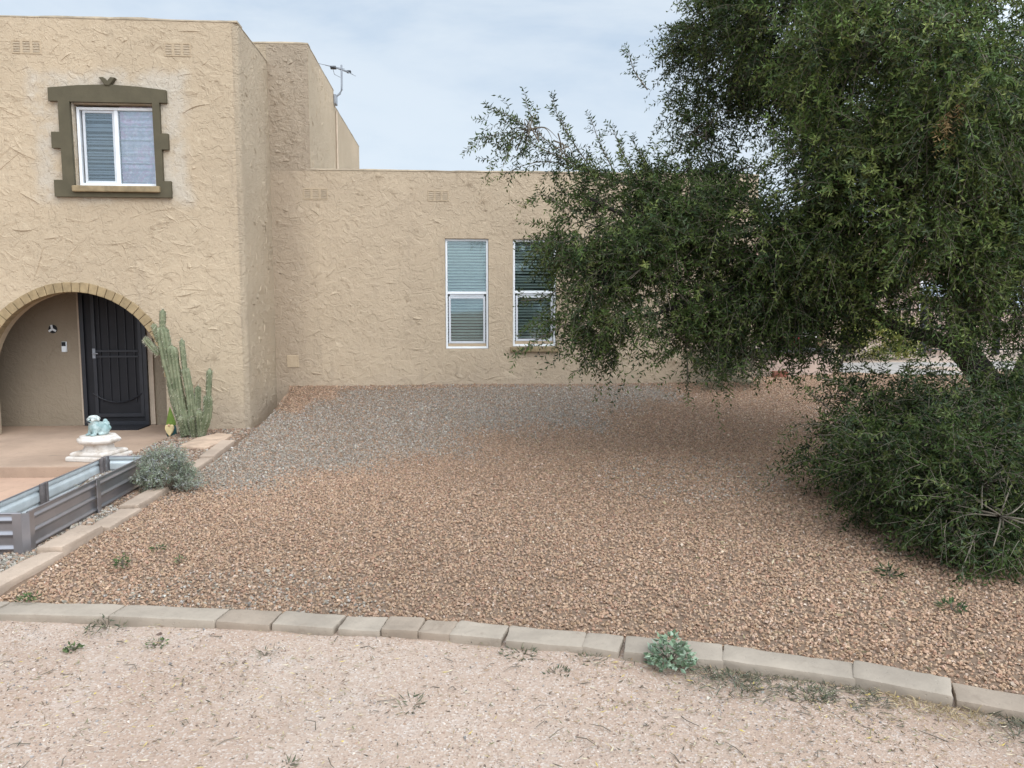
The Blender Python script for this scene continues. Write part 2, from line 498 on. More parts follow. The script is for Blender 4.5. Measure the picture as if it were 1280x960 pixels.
# ------------------------------------------------------------------ gravel
def stone_variants(n=24):
    out = []
    cube = np.array([(x, y, z) for z in (-1, 1) for y in (-1, 1) for x in (-1, 1)], float) * 0.62
    for _ in range(n):
        v = cube * (1 + RNG.uniform(-0.38, 0.38, (8, 3))) + RNG.normal(0, 0.1, (8, 3))
        v[4:, :2] *= RNG.uniform(0.55, 1.0)
        v *= np.array([1.15, RNG.uniform(0.7, 1.0), RNG.uniform(0.45, 0.8)])
        out.append(v)
    return np.array(out)
SV = stone_variants()
CT = np.array([(0, 2, 3), (0, 3, 1), (4, 5, 7), (4, 7, 6), (0, 1, 5), (0, 5, 4), (1, 3, 7), (1, 7, 5), (3, 2, 6), (3, 6, 7), (2, 0, 4), (2, 4, 6)])
def stones(name, x, y, z, r, col, label, mat=None, sink=0.25):
    n = len(x)
    v = SV[RNG.integers(0, len(SV), n)] * r[:, None, None]
    a = RNG.uniform(0, 2 * np.pi, n); b = RNG.normal(0, 0.45, n); c = RNG.normal(0, 0.45, n)
    ca, sa = np.cos(a), np.sin(a); cb, sb = np.cos(b), np.sin(b); cc, sc = np.cos(c), np.sin(c)
    vx, vy, vz = v[..., 0], v[..., 1], v[..., 2]
    vy, vz = cb[:, None] * vy - sb[:, None] * vz, sb[:, None] * vy + cb[:, None] * vz
    vx, vz = cc[:, None] * vx - sc[:, None] * vz, sc[:, None] * vx + cc[:, None] * vz
    vx, vy = ca[:, None] * vx - sa[:, None] * vy, sa[:, None] * vx + ca[:, None] * vy
    P = np.stack([vx + x[:, None], vy + y[:, None], vz + (z + r * sink)[:, None]], -1).reshape(-1, 3)
    F = (np.arange(n)[:, None, None] * 8 + CT[None]).reshape(-1, 3)
    C = np.repeat(col, 8, axis=0)
    o = npmesh(name, P, F, mat or M['stone'], None, C)
    setp(o, label, None, None, 'stuff')
    return o
def pick(pal, w, n, jit=0.09):
    pal = np.array(pal); w = np.array(w, float); w /= w.sum()
    c = pal[RNG.choice(len(pal), n, p=w)]
    return np.clip(c * (1 + RNG.normal(0, jit, (n, 1))) * (1 + RNG.normal(0, 0.018, (n, 3))), 0.015, 0.85)
BROWN = [(0.348, 0.224, 0.145), (0.38, 0.252, 0.168), (0.305, 0.188, 0.122), (0.41, 0.285, 0.198), (0.23, 0.145, 0.10), (0.50, 0.385, 0.30), (0.33, 0.19, 0.128), (0.32, 0.225, 0.165)]
BW = [28, 28, 14, 14, 3, 2, 4, 8]
GREY = [(0.31, 0.265, 0.215), (0.255, 0.218, 0.178), (0.37, 0.325, 0.275), (0.30, 0.225, 0.165), (0.18, 0.155, 0.13), (0.46, 0.42, 0.36), (0.32, 0.212, 0.145)]
GW = [26, 20, 13, 16, 6, 3, 16]
def scatter(n, x0, x1, y0, y1):
    return RNG.uniform(x0, x1, n), RNG.uniform(y0, y1, n)
GBx = np.array([-2.9, -2.451, -1.312, -0.423, 0.647, 1.698, 3.048, 4.2]); GBy = np.array([6.9, 7.0, 7.38, 7.94, 8.87, 9.5, 11.0, 12.6])
def yard_mask(x, y):
    m = (y > curb_y(x) + 0.005) & (x > -2.57) & (x < 2.6 + (y - 2.8) * 0.72)
    m &= ~((x > -2.9) & (x < -2.74) & (y > 10.4) & (y < 12.2))
    m &= (y < np.where(x < 4.86, 12.1, 13.6))
    return m
def grey_frac(x, y):
    wob = 0.35 * np.sin(x * 2.3 + 0.7) * np.sin(y * 1.9) + 0.2 * np.sin(x * 5.1 + y * 3.3)
    g = 0.93 * sm(-0.75, 0.75, y - np.interp(x, GBx, GBy) + wob)
    # brown patch against the corner of the wall
    d = np.hypot((x + 2.55) / 0.75, (y - 11.9) / 1.1)
    g = g * sm(0.75, 1.15, d + 0.15 * np.sin(x * 9 + y * 4))
    g = np.where(y > 11.85, g * 0.35, g)
    g = np.where(x > 3.4, 0, g)
    g = np.maximum(g, 0.22 * sm(0.55, 0.8, np.sin(x * 0.9 - 0.4) * np.sin(y * 1.1 + 0.3)))
    return g
x, y = scatter(640000, -2.75, 11.0, 2.4, 13.6)
dens = np.where(y < 8.5, 1.0, 0.7)
k = yard_mask(x, y) & (RNG.uniform(0, 1, len(x)) < dens)
x, y = x[k], y[k]
isg = RNG.uniform(0, 1, len(x)) < grey_frac(x, y)
r = RNG.lognormal(math.log(0.0084), 0.25, len(x)); r = np.clip(r, 0.005, 0.022) * np.where(y < 8.5, 1.0, 1.15)
z = gz(x, y) + RNG.uniform(-0.004, 0.010, len(x))
b = ~isg
big_tone = 1 + 0.10 * np.sin(x * 1.1 + 0.5 * y) * np.sin(y * 0.9 + 1.3)
cb_ = pick(BROWN, BW, int(b.sum())) * big_tone[b][:, None]
stones('brown_gravel', x[b], y[b], z[b], r[b], cb_, 'reddish brown crushed gravel covering the front yard')
stones('grey_gravel', x[isg], y[isg], z[isg], r[isg] * 1.0, pick(GREY, GW, int(isg.sum())), 'grey gravel spread along the foot of the stucco wall')
# gravel beside the raised bed and around the cactus
x, y = scatter(9000, -3.02, -2.70, 4.4, 10.5)
x2, y2 = scatter(5500, -3.62, -2.95, 7.25, 10.45)
x = np.concatenate([x, x2]); y = np.concatenate([y, y2])
r = np.clip(RNG.lognormal(math.log(0.0125), 0.3, len(x)), 0.006, 0.026)
z = 0.02 + RNG.uniform(-0.003, 0.008, len(x))
gr = RNG.uniform(0, 1, len(x)) < np.where(y < 6.4, 0.9, 0.3)
c = np.where(gr[:, None], pick(GREY, GW, len(x)), pick([(0.24, 0.155, 0.105), (0.30, 0.2, 0.14), (0.16, 0.11, 0.08), (0.36, 0.27, 0.2)], [3, 3, 2, 1], len(x)))
stones('edge_gravel', x, y, z, r, c, 'loose grey and brown gravel between raised bed and concrete edging')
# driveway grit
x, y = scatter(95000, -3.2, 3.2, 1.7, 4.45)
k = (y < curb_y(x) - 0.19)
patch = 0.45 + 0.55 * sm(-0.1, 0.5, np.sin(x * 2.9 + 1) * np.sin(y * 5.1) + 0.5 * np.sin(x * 7.3 + y * 4.1))
k &= RNG.uniform(0, 1, len(x)) < patch
x, y = x[k], y[k]
r = np.clip(RNG.lognormal(math.log(0.0026), 0.42, len(x)), 0.0013, 0.012)
c = pick([(0.40, 0.31, 0.245), (0.31, 0.22, 0.165), (0.52, 0.44, 0.37), (0.18, 0.135, 0.105), (0.24, 0.21, 0.19), (0.38, 0.25, 0.18)], [28, 22, 15, 15, 12, 8], len(x))
xp, yp = scatter(2600, -2.8, 2.6, 2.0, 4.2)
kp = (yp < curb_y(xp) - 0.2) & (RNG.uniform(0, 1, len(xp)) < 0.12 + 0.8 * np.exp(-(((xp + 1.5) / 0.5) ** 2 + ((yp - 3.82) / 0.2) ** 2)) + 0.88 * sm(0.35, 0.8, np.sin(xp * 2.1 + 2.2) * np.sin(yp * 3.3 + 0.6) + 0.35 * np.sin(xp * 9.1) * np.sin(yp * 8.3)))
xp, yp = xp[kp], yp[kp]
x = np.concatenate([x, xp]); y = np.concatenate([y, yp])
r = np.concatenate([r, np.clip(RNG.lognormal(math.log(0.0055), 0.3, len(xp)), 0.003, 0.014)])
c = np.concatenate([c, pick([(0.20, 0.18, 0.165), (0.30, 0.27, 0.25), (0.17, 0.125, 0.095), (0.44, 0.38, 0.33)], [3, 3, 3, 1], len(xp))])
stones('driveway_grit', x, y, np.full(len(x), -0.0005) + 0.008 * np.sin(x * 3.1 + 1) * np.sin(y * 4.3) + 0.006 * np.sin(x * 7.7 + y * 3), r, c, 'fine grit and small pebbles scattered over the driveway')

# ------------------------------------------------------------------ porch floor and walkway
mb = MB(); mb.add([(-9, 8.66, -0.05), (-3.60, 8.46, -0.05), (-3.72, 10.2, -0.05), (-3.86, 11.49, -0.05), (-9, 11.49, -0.05),
                   (-9, 8.66, -0.21), (-3.60, 8.46, -0.21), (-3.72, 10.2, -0.21), (-3.86, 11.49, -0.21), (-9, 11.49, -0.21)],
                  [(0, 1, 2, 3, 4), (9, 8, 7, 6, 5), (0, 5, 6, 1), (1, 6, 7, 2), (2, 7, 8, 3), (3, 8, 9, 4), (4, 9, 5, 0)])
setp(mb.build('porch_floor', M['porch'], bevel=0.012), 'pinkish concrete porch slab under the arch', None, None, 'structure')
mb = MB(); mb.box(-9, -3.25, 5.3, 8.62, -0.23, -0.17)
setp(mb.build('walkway', M['walk'], bevel=0.01), 'pinkish concrete walkway below the porch step', None, None, 'structure')
mb = MB(); mb.add([(6.4, 13.6, 0.452), (16, 12.2, 0.452), (30, 13.5, 0.452), (30, 17.6, 0.452), (7.2, 16.2, 0.452)], [(0, 1, 2, 3, 4)])
setp(mb.build('pale_path', M['pale']), 'pale whitish gravel strip beyond the yard', None, None, 'structure')

# ------------------------------------------------------------------ house
HB = (-1.0, 11.5, 0.0)
house = empty('stucco_house', HB, 'tan stucco house with a two storey arched entry block and a one storey wing', 'house')
FY, WY = 10.5, 12.1
CX = -2.78

def strokes(mb, o, u, v, n, w, h, num, ok, rng, lmin=0.1, lmax=0.34, vert=False):
    o, u, v, n = Vector(o), Vector(u), Vector(v), Vector(n)
    for _ in range(num):
        a, b = rng.uniform(0, w), rng.uniform(0, h)
        if not ok(a, b) or mnoise.noise((a * 0.9 + 3, b * 0.9 + w, 1.7)) < rng.uniform(-0.55, 0.35): continue
        L = rng.uniform(lmin, lmax) * rng.choice([0.45, 0.7, 1])
        if vert: ang = R(90 + rng.gauss(0, 25))
        else: ang = rng.choice([R(rng.gauss(-32, 18)), R(rng.gauss(-10, 18)), R(rng.gauss(45, 25)), R(rng.uniform(0, 180))])
        curv = rng.uniform(-0.75, 0.75)
        hh = rng.uniform(0.003, 0.008) if rng.random() < 0.72 else rng.uniform(0.008, 0.016)
        g = rng.uniform(0.03, 0.15) * rng.choice([-1, 1])
        e = -math.copysign(0.010, g)
        K = 7
        vs = []
        px, py, th = a, b, ang - curv * 0.5
        ea, eb = a + math.cos(ang) * (L + 0.03), b + math.sin(ang) * (L + 0.03)
        if not (0 < ea < w and 0 < eb < h and ok(ea, eb)): continue
        for i in range(K):
            s = i / (K - 1)
            pr = math.sin(math.pi * (0.06 + 0.88 * s)) ** 0.7
            nx_, ny_ = -math.sin(th), math.cos(th)
            wob = rng.uniform(0.6, 1.3)
            for off, ht in ((e * pr, -0.003), (0, hh * pr * rng.uniform(0.7, 1.1)), (g * pr * wob, -0.003)):
                vs.append(o + u * min(max(px + nx_ * off, 0.004), w - 0.004) + v * min(max(py + ny_ * off, 0.004), h - 0.012) + n * ht)
            px += math.cos(th) * L / (K - 1); py += math.sin(th) * L / (K - 1); th += curv / (K - 1)
        fs = []
        for i in range(K - 1):
            for j in range(2):
                q = i * 3 + j
                fs.append((q, q + 1, q + 4, q + 3))
        mb.add(vs, fs)

def fix_normals(o, n):
    me = o.data
    n = Vector(n)
    bm = bmesh.new(); bm.from_mesh(me)
    fl = [f for f in bm.faces if f.normal.dot(n) < -0.05]
    return bm, fl

def wavy(mb, x0, x1, y0, y1, z, h, amp=0.012, step=0.13):
    along = 0 if (x1 - x0) > (y1 - y0) else 1
    a0, a1 = (x0, x1) if along == 0 else (y0, y1)
    n = max(2, int((a1 - a0) / step))
    vs = []
    for i in range(n + 1):
        a = a0 + (a1 - a0) * i / n
        e = amp * mnoise.noise((a * 1.7, z, x0)) + amp * 0.7 * mnoise.noise((a * 6.0, z, y0))
        f_ = 0.006 * mnoise.noise((a * 4.0, 5.0, z))
        if along == 0: q = [(a, y0 - abs(f_), z), (a, y1, z), (a, y1, z + h), (a, y0 + 0.014, z + h + e), (a, y0 - abs(f_), z + h * 0.35 + e * 0.7)]
        else: q = [(x0, a, z), (x1 + abs(f_), a, z), (x1 + abs(f_), a, z + h * 0.35 + e * 0.7), (x1 - 0.014, a, z + h + e), (x0, a, z + h)]
        vs += q
    fs = []
    for i in range(n):
        for k in range(5):
            fs.append((i * 5 + k, i * 5 + (k + 1) % 5, i * 5 + 5 + (k + 1) % 5, i * 5 + 5 + k))
    fs.append((0, 1, 2, 3, 4)); fs.append(tuple(range(n * 5, n * 5 + 5))[::-1])
    mb.add(vs, fs)

# --- entry block wall with window hole and arch
ACX, ACZ, ARI, ARO = -5.0, 0.73, 1.14, 1.255
TOP = 5.30
arch = [(ACX - ARI, -0.3)] + [(ACX - ARI * math.cos(a), ACZ + ARI * math.sin(a)) for a in np.linspace(0, math.pi, 41)] + [(ACX + ARI, -0.3)]
outline = [(-9.5, -0.3)] + arch + [(CX - 0.07, -0.3), (CX - 0.07, TOP), (-9.5, TOP)]
WIN = (-4.865, -3.862, 3.20, 4.255)
hole = [(WIN[0], WIN[2]), (WIN[0], WIN[3]), (WIN[1], WIN[3]), (WIN[1], WIN[2])]
rs = random.Random(5)
def ok_front(a, b):
    x, z = -9.5 + a, b
    if x > CX - 0.12 or z > TOP - 0.04: return False
    if -5.25 < x < -3.55 and 2.98 < z < 4.62: return False
    if (x - ACX) ** 2 + (max(z, ACZ) - ACZ) ** 2 < (ARO + 0.12) ** 2: return False
    return True
mb = MB(); mb.prism(outline, FY, FY + 0.26, [hole])
strokes(mb, (-9.5, FY, 0), (1, 0, 0), (0, 0, 1), (0, -1, 0), 6.66, 5.3, 1500, ok_front, rs, 0.06, 0.42)
entry = mb.build('wall', M['stucco'], house, smooth=True, angle=40, recalc=False)
# rounded corner and the receding side
mb = MB()
ring = [(CX - 0.07 + 0.07 * math.sin(a), FY + 0.07 - 0.07 * math.cos(a)) for a in np.linspace(0, math.pi / 2, 7)] + [(CX, y) for y in np.linspace(10.8, WY + 0.02, 6)]
zs = np.linspace(-0.3, TOP, 2)
vs = [(p[0], p[1], z) for z in zs for p in ring]; n = len(ring)
fs = [(i, i + 1, n + i + 1, n + i) for i in range(n - 1)]
mb.add(vs, fs)
strokes(mb, (CX, FY + 0.08, 0), (0, 1, 0), (0, 0, 1), (1, 0, 0), 1.45, 5.25, 1000, lambda a, b: True, rs, 0.05, 0.2, True)
side = mb.build('side_wall', M['stucco_rough'], house, smooth=True, angle=30, recalc=False)
# cap of the entry block
mb = MB(); wavy(mb, -9.5, CX + 0.004, FY - 0.004, FY + 0.25, TOP - 0.004, 0.032); wavy(mb, CX - 0.25, CX + 0.004, FY + 0.02, WY, TOP - 0.0035, 0.031)
mb.build('parapet_cap', M['cap'], house)
mb = MB(); mb.box(-9.5, CX - 0.25, FY + 0.27, WY + 0.05, TOP - 0.5, TOP - 0.4); mb.build('roof', M['cap'], house)

# --- rear tall block and wing
mb = MB(); mb.box(-9.5, -2.18, WY, 14.56, -0.2, 5.57); mb.box(-9.5, -2.184, 14.56, 18.25, -0.2, 5.33)
strokes(mb, (-2.18, 12.2, 3.76), (0, 1, 0), (0, 0, 1), (1, 0, 0), 2.3, 1.8, 260, lambda a, b: True, rs, 0.05, 0.2, True)
mb.build('tower_wall', M['stucco_rough'], house, recalc=False)
mb = MB(); mb.box(CX - 0.01, -2.187, WY - 0.004, WY - 0.0005, 3.722, 5.568)  # overlay strip: rough weathered stucco tone with the recess shade painted in
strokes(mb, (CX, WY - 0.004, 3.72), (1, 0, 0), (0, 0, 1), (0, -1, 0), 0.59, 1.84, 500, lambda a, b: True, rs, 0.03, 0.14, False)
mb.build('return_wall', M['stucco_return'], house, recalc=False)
mb = MB(); wavy(mb, -9.5, -2.176, WY - 0.006, WY + 0.2, 5.567, 0.03); wavy(mb, -2.5, -2.176, WY + 0.02, 14.565, 5.5675, 0.029); wavy(mb, -2.5, -2.18, 14.57, 18.255, 5.327, 0.027)
mb.build('tower_cap', M['cap'], house)
mb = MB(); mb.tube([(-2.165, 14.75, 3.7), (-2.165, 14.75, 5.25)], 0.018, 8); mb.build('conduit', M['casing'], house, smooth=True)
W1 = (-0.161, 0.515, 1.01, 2.723); W2 = (0.895, 1.582, 1.044, 2.717)
WTOP = 3.735; WX1 = 4.80
outl = [(CX - 0.02, -0.1), (WX1, -0.1), (WX1, WTOP), (-2.185, WTOP), (-2.185, 3.72), (CX - 0.02, 3.72)]
hl = [[(w[0], w[2]), (w[0], w[3]), (w[1], w[3]), (w[1], w[2])] for w in (W1, W2)]
mb = MB(); mb.prism(outl, WY - 0.004, WY + 0.22, hl)
mb.box(WX1 - 0.22, WX1, WY + 0.223, 19.5, -0.1, WTOP); mb.box(CX, WX1 - 0.225, 19.3, 19.5, -0.1, WTOP)
def ok_wing(a, b):
    x, z = CX + a, b
    if z > WTOP - 0.05 or x > WX1 - 0.15: return False
    for w in (W1, W2):
        if w[0] - 0.2 < x < w[1] + 0.2 and w[2] - 0.2 < z < w[3] + 0.15: return False
    if 3.22 < z < 3.52 and (-2.45 < x < -1.8 or -0.6 < x < 0.05): return False
    if -2.8 < x < -2.3 and 0.65 < z < 1.0: return False
    return True
strokes(mb, (CX, WY - 0.004, 0.35), (1, 0, 0), (0, 0, 1), (0, -1, 0), 7.6, 3.4, 1150, lambda a, b: ok_wing(a, b + 0.35), rs, 0.05, 0.32)
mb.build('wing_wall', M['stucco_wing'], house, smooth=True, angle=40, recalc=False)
mb = MB(); wavy(mb, -2.17, WX1 + 0.005, WY - 0.01, WY + 0.21, WTOP - 0.003, 0.028); wavy(mb, WX1 - 0.2, WX1 + 0.005, WY + 0.03, 19.4, WTOP - 0.0025, 0.026)
mb.build('wing_cap', M['cap'], house)
mb = MB(); mb.box(-2.17, WX1 - 0.23, WY + 0.23, 19.3, WTOP - 0.4, WTOP - 0.3); mb.build('roof', M['cap'], house)

# --- porch recess
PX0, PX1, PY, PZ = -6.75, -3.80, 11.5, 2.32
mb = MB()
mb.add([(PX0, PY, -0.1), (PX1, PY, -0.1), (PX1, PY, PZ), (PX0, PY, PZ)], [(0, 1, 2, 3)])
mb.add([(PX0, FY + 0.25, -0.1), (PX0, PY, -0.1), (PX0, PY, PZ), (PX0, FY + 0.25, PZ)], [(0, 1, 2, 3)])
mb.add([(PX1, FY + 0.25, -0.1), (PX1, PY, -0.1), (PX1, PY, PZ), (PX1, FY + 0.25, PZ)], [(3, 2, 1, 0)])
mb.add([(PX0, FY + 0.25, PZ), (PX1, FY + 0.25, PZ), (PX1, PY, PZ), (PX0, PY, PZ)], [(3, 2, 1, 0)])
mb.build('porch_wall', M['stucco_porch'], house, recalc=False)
# arch bricks
NB = 34
trim = MB()
for i in range(NB):
    a0 = math.pi * i / NB + 0.003; a1 = math.pi * (i + 1) / NB - 0.003
    y0 = FY - 0.018 - random.uniform(0, 0.008); ro = ARO + random.uniform(-0.006, 0.006)
    pts = []
    for yy in (y0, FY + 0.12):
        for rr, aa in ((ARI - 0.012, a0), (ARI - 0.012, a1), (ro, a1), (ro, a0)):
            pts.append((ACX - rr * math.cos(aa), yy, ACZ + rr * math.sin(aa)))
    trim.add(pts, [(0, 1, 2, 3), (7, 6, 5, 4), (0, 4, 5, 1), (1, 5, 6, 2), (2, 6, 7, 3), (3, 7, 4, 0)])
trim.build('arch_trim', M['brick'], house, bevel=0.007)

# --- windows
def slats(mb, x0, x1, z0, z1, y, pitch, tilt, depth):
    z = z1 - pitch * 0.5
    while z > z0:
        mt = Matrix.Translation((0, y, z)) @ Matrix.Rotation(tilt + random.gauss(0, 0.04), 4, 'X') @ Matrix.Rotation(random.gauss(0, 0.0025), 4, 'Y')
        mb.box(x0, x1, -depth / 2, depth / 2, -0.0012, 0.0012, mt)
        z -= pitch

def rim(mb, x0, x1, z0, z1, w, y0, y1):
    mb.prism([(x0, z0), (x1, z0), (x1, z1), (x0, z1)], y0, y1, [[(x0 + w, z0 + w), (x0 + w, z1 - w), (x1 - w, z1 - w), (x1 - w, z0 + w)]])

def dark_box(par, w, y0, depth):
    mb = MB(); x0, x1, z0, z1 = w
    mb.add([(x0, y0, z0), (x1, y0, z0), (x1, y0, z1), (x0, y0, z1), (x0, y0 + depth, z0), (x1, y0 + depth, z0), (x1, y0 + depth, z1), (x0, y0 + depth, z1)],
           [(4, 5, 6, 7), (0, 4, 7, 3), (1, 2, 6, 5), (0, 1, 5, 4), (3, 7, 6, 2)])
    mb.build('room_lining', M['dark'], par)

def hung_window(w, par_label, sill):
    x0, x1, z0, z1 = w
    y = WY + 0.035
    f = MB(); rim(f, x0 + 0.004, x1 - 0.004, z0 + 0.004, z1 - 0.004, 0.032, y, y + 0.07)
    zm = z0 + (z1 - z0) * 0.512
    f.box(x0 + 0.037, x1 - 0.037, y + 0.002, y + 0.05, zm - 0.02, zm + 0.02)
    fo = f.build('window', M['white'], house, bevel=0.004)
    if par_label: fo['label'] = par_label
    s = MB(); rim(s, x0 + 0.05, x1 - 0.05, z0 + 0.085, zm - 0.055, 0.034, y + 0.012, y + 0.04)
    s.box(x0 + 0.07, x1 - 0.07, y + 0.014, y + 0.038, zm - 0.05, zm - 0.021)
    s.build('sash', M['greyvinyl'], fo, bevel=0.003)
    q = MB(); q.box(x0 + 0.04, x1 - 0.04, y + 0.01, y + 0.06, z0 + 0.037, z0 + 0.083); q.build('sill_track', M['vent'], fo)
    p = MB(); p.box(x0 + 0.03, x1 - 0.03, y + 0.028, y + 0.032, zm, z1 - 0.03); p.build('pane', M['glass'], fo)
    p = MB(); p.box(x0 + 0.08, x1 - 0.08, y + 0.022, y + 0.026, z0 + 0.1, zm - 0.02); p.build('pane', M['glass'], fo)
    b = MB(); slats(b, x0 + 0.04, x1 - 0.04, z0 + 0.05, z1 - 0.03, y + 0.115, 0.046, R(38), 0.047)
    b.build('blind', M['slat'], fo)
    dark_box(fo, (x0 - 0.05, x1 + 0.05, z0 - 0.05, z1 + 0.05), WY + 0.222, 0.25)
    # reveals lie in the wall; tan sill only under one
    if sill:
        s = MB(); s.box(x0 - 0.04, x1 + 0.04, WY - 0.05, WY + 0.03, z0 - 0.085, z0 - 0.004); s.build('window_sill', M['sill'], fo, bevel=0.012)
    return fo
hung_window(W1, 'white single hung window with grey blinds and no sill block', False)
hung_window(W2, 'white single hung window with tan sill, partly behind tree leaves', True)

# upstairs slider
x0, x1, z0, z1 = WIN
y = FY + 0.06
f = MB(); rim(f, x0 + 0.012, x1 - 0.004, z0 + 0.03, z1 - 0.03, 0.034, y, y + 0.08)
xm = -4.365
f.box(xm - 0.022, xm + 0.022, y + 0.004, y + 0.055, z0 + 0.066, z1 - 0.066)
up = f.build('window', M['white'], house, bevel=0.004)
up['label'] = 'upstairs white sliding window in an olive surround'
s = MB(); rim(s, x0 + 0.075, xm - 0.024, z0 + 0.067, z1 - 0.067, 0.03, y + 0.02, y + 0.05); s.build('sash', M['greyvinyl'], up, bevel=0.003)
p = MB(); p.box(x0 + 0.10, xm - 0.05, y + 0.034, y + 0.038, z0 + 0.09, z1 - 0.09); p.build('pane', M['glassblue'], up)
p = MB(); p.box(xm + 0.02, x1 - 0.03, y + 0.03, y + 0.034, z0 + 0.06, z1 - 0.06); p.build('pane', M['glassblue'], up)
b = MB(); slats(b, x0 + 0.05, xm, z0 + 0.04, z1 - 0.05, y + 0.12, 0.034, R(40), 0.036); b.build('blind', M['slatblue'], up)
b = MB()
vs = []; fs = []
K = 40
for i in range(K + 1):
    xx = xm + 0.02 + (x1 - xm - 0.04) * i / K; yy = y + 0.075 + 0.005 * math.sin(i * 0.7)
    vs += [(xx, yy, z0), (xx, yy, z1)]
for i in range(K): fs.append((2 * i, 2 * i + 2, 2 * i + 3, 2 * i + 1))
b.add(vs, fs); b.build('curtain', M['curtain'], up, smooth=True)
b = MB(); slats(b, xm + 0.02, x1 - 0.04, z0 + 0.04, z1 - 0.05, y + 0.058, 0.034, R(6), 0.013); b.build('blind', M['slat'], up)
dark_box(up, (x0 - 0.05, x1 + 0.05, z0 - 0.05, z1 + 0.05), FY + 0.262, 0.25)
s = MB(); s.box(-4.89, -3.80, FY - 0.10, FY + 0.055, 3.135, 3.215); s.build('window_sill', M['sill'], up, bevel=0.015)
# olive surround
zt = 4.283
poly = [(-5.123, 3.075), (-3.669, 3.075), (-3.669, 3.285), (-3.765, 3.285), (-3.765, 3.683), (-3.68, 3.683), (-3.68, 3.885), (-3.772, 3.885), (-3.772, 4.268),
        (-3.683, 4.268), (-3.683, 4.425), (-4.02, 4.462), (-4.40, 4.482), (-4.78, 4.465), (-5.136, 4.43), (-5.136, 4.268), (-5.022, 4.268), (-5.022, 3.885), (-5.125, 3.885), (-5.125, 3.683), (-5.015, 3.683), (-5.015, 3.285), (-5.123, 3.285)]
hole2 = [(-4.872, 3.13), (-4.882, 4.262), (-3.862, 4.262), (-3.852, 3.13)]
mb = MB(); mb.prism(poly, FY - 0.055, FY + 0.01, [hole2]); sur = mb.build('window_surround', M['olive'], house, bevel=0.006)
mb = MB()
mb.prism([(-4.43, 4.47), (-4.37, 4.47), (-4.30, 4.565), (-4.355, 4.57), (-4.40, 4.52), (-4.445, 4.57), (-4.50, 4.565)], FY - 0.07, FY + 0.01)
mb.build('keystone', M['olive'], sur, bevel=0.005)

# --- vents
def vent(x0, x1, z0, z1, y):
    w = (x1 - x0); c = w / 3
    mb = MB()
    holes = [[(x0 + c * i + 0.018, z0 + 0.018), (x0 + c * i + 0.018, z1 - 0.018), (x0 + c * (i + 1) - 0.018, z1 - 0.018), (x0 + c * (i + 1) - 0.018, z0 + 0.018)] for i in range(3)]
    mb.prism([(x0, z0), (x1, z0), (x1, z1), (x0, z1)], y - 0.007, y + 0.004, holes)
    o = mb.build('vent', M['vent'], house, bevel=0.003)
    s = MB()
    for k in range(4):
        z = z0 + 0.022 + (z1 - z0 - 0.04) * (k + 0.5) / 4
        mt = Matrix.Translation((0, y - 0.001, z)) @ Matrix.Rotation(R(70), 4, 'X')
        s.box(x0 + 0.016, x1 - 0.016, -0.014, 0.014, -0.0015, 0.0015, mt)
    s.build('louvre', M['ventdark'], o)
vent(-5.567, -5.21, 4.85, 5.02, FY)
vent(-3.70, -3.365, 4.86, 5.03, FY)
vent(-2.298, -1.93, 3.29, 3.46, WY - 0.004)
vent(-0.42, -0.095, 3.285, 3.45, WY - 0.004)
mb = MB(); mb.box(-2.61, -2.43, WY - 0.018, WY, 0.736, 0.923); mb.build('outlet_cover', M['vent'], house, bevel=0.006)

# --- security door
dx0, dx1, dz0, dz1 = -5.37, -4.46, -0.045, 2.12
d = MB(); rim(d, dx0, dx1, dz0 - 0.0, dz1, 0.055, PY - 0.075, PY - 0.02)
door = d.build('security_door', M['iron'], house, bevel=0.004)
d = MB(); d.box(dx0 + 0.055, dx1 - 0.055, PY - 0.03, PY - 0.024, dz0 + 0.055, dz1 - 0.055); d.build('screen', M['mesh_screen'], door)
d = MB(); lx = dx0 + 0.155
rim(d, lx, dx1 - 0.065, dz0 + 0.12, dz1 - 0.065, 0.05, PY - 0.06, PY - 0.034); d.build('leaf_frame', M['iron'], door, bevel=0.004)
d = MB()
for i in range(5):
    xx = lx + 0.05 + (dx1 - 0.115 - lx - 0.05) * (i + 0.5) / 5
    d.tube([(xx, PY - 0.045, dz0 + 0.34), (xx, PY - 0.045, dz1 - 0.12)], 0.007, 6)
d.box(lx + 0.05, dx1 - 0.12, PY - 0.056, PY - 0.04, 1.02, 1.045); d.box(lx + 0.05, dx1 - 0.12, PY - 0.056, PY - 0.04, 0.94, 0.965)
pts = []
for i in range(17):
    s_ = i / 16; pts.append((lx - 0.02 + (dx1 - 0.09 - lx + 0.02) * s_, PY - 0.062, 0.42 - 0.13 * (1 - (2 * s_ - 1) ** 2)))
d.tube(pts, 0.009, 6)
d.build('bar', M['iron'], door)
d = MB(); d.box(lx + 0.005, lx + 0.045, PY - 0.072, PY - 0.06, 0.93, 1.07); d.tube([(lx + 0.025, PY - 0.07, 1.0), (lx + 0.025, PY - 0.11, 1.0), (lx + 0.10, PY - 0.11, 1.0)], 0.009, 8)
d.build('handle', M['steel'], door)
d = MB(); d.box(dx1 + 0.002, dx1 + 0.075, PY - 0.035, PY + 0.0, -0.045, 2.12); d.box(dx0 - 0.05, dx0 - 0.002, PY - 0.02, PY + 0.0, -0.045, 2.12)
d.build('door_casing', M['casing'], house, bevel=0.006)
# doorbell
d = MB(); d.box(-5.655, -5.585, PY - 0.028, PY, 1.02, 1.17); db = d.build('doorbell', M['white'], house, bevel=0.008)
d = MB(); d.box(-5.648, -5.592, PY - 0.032, PY - 0.0285, 1.105, 1.165); d.build('lens', M['black'], db)

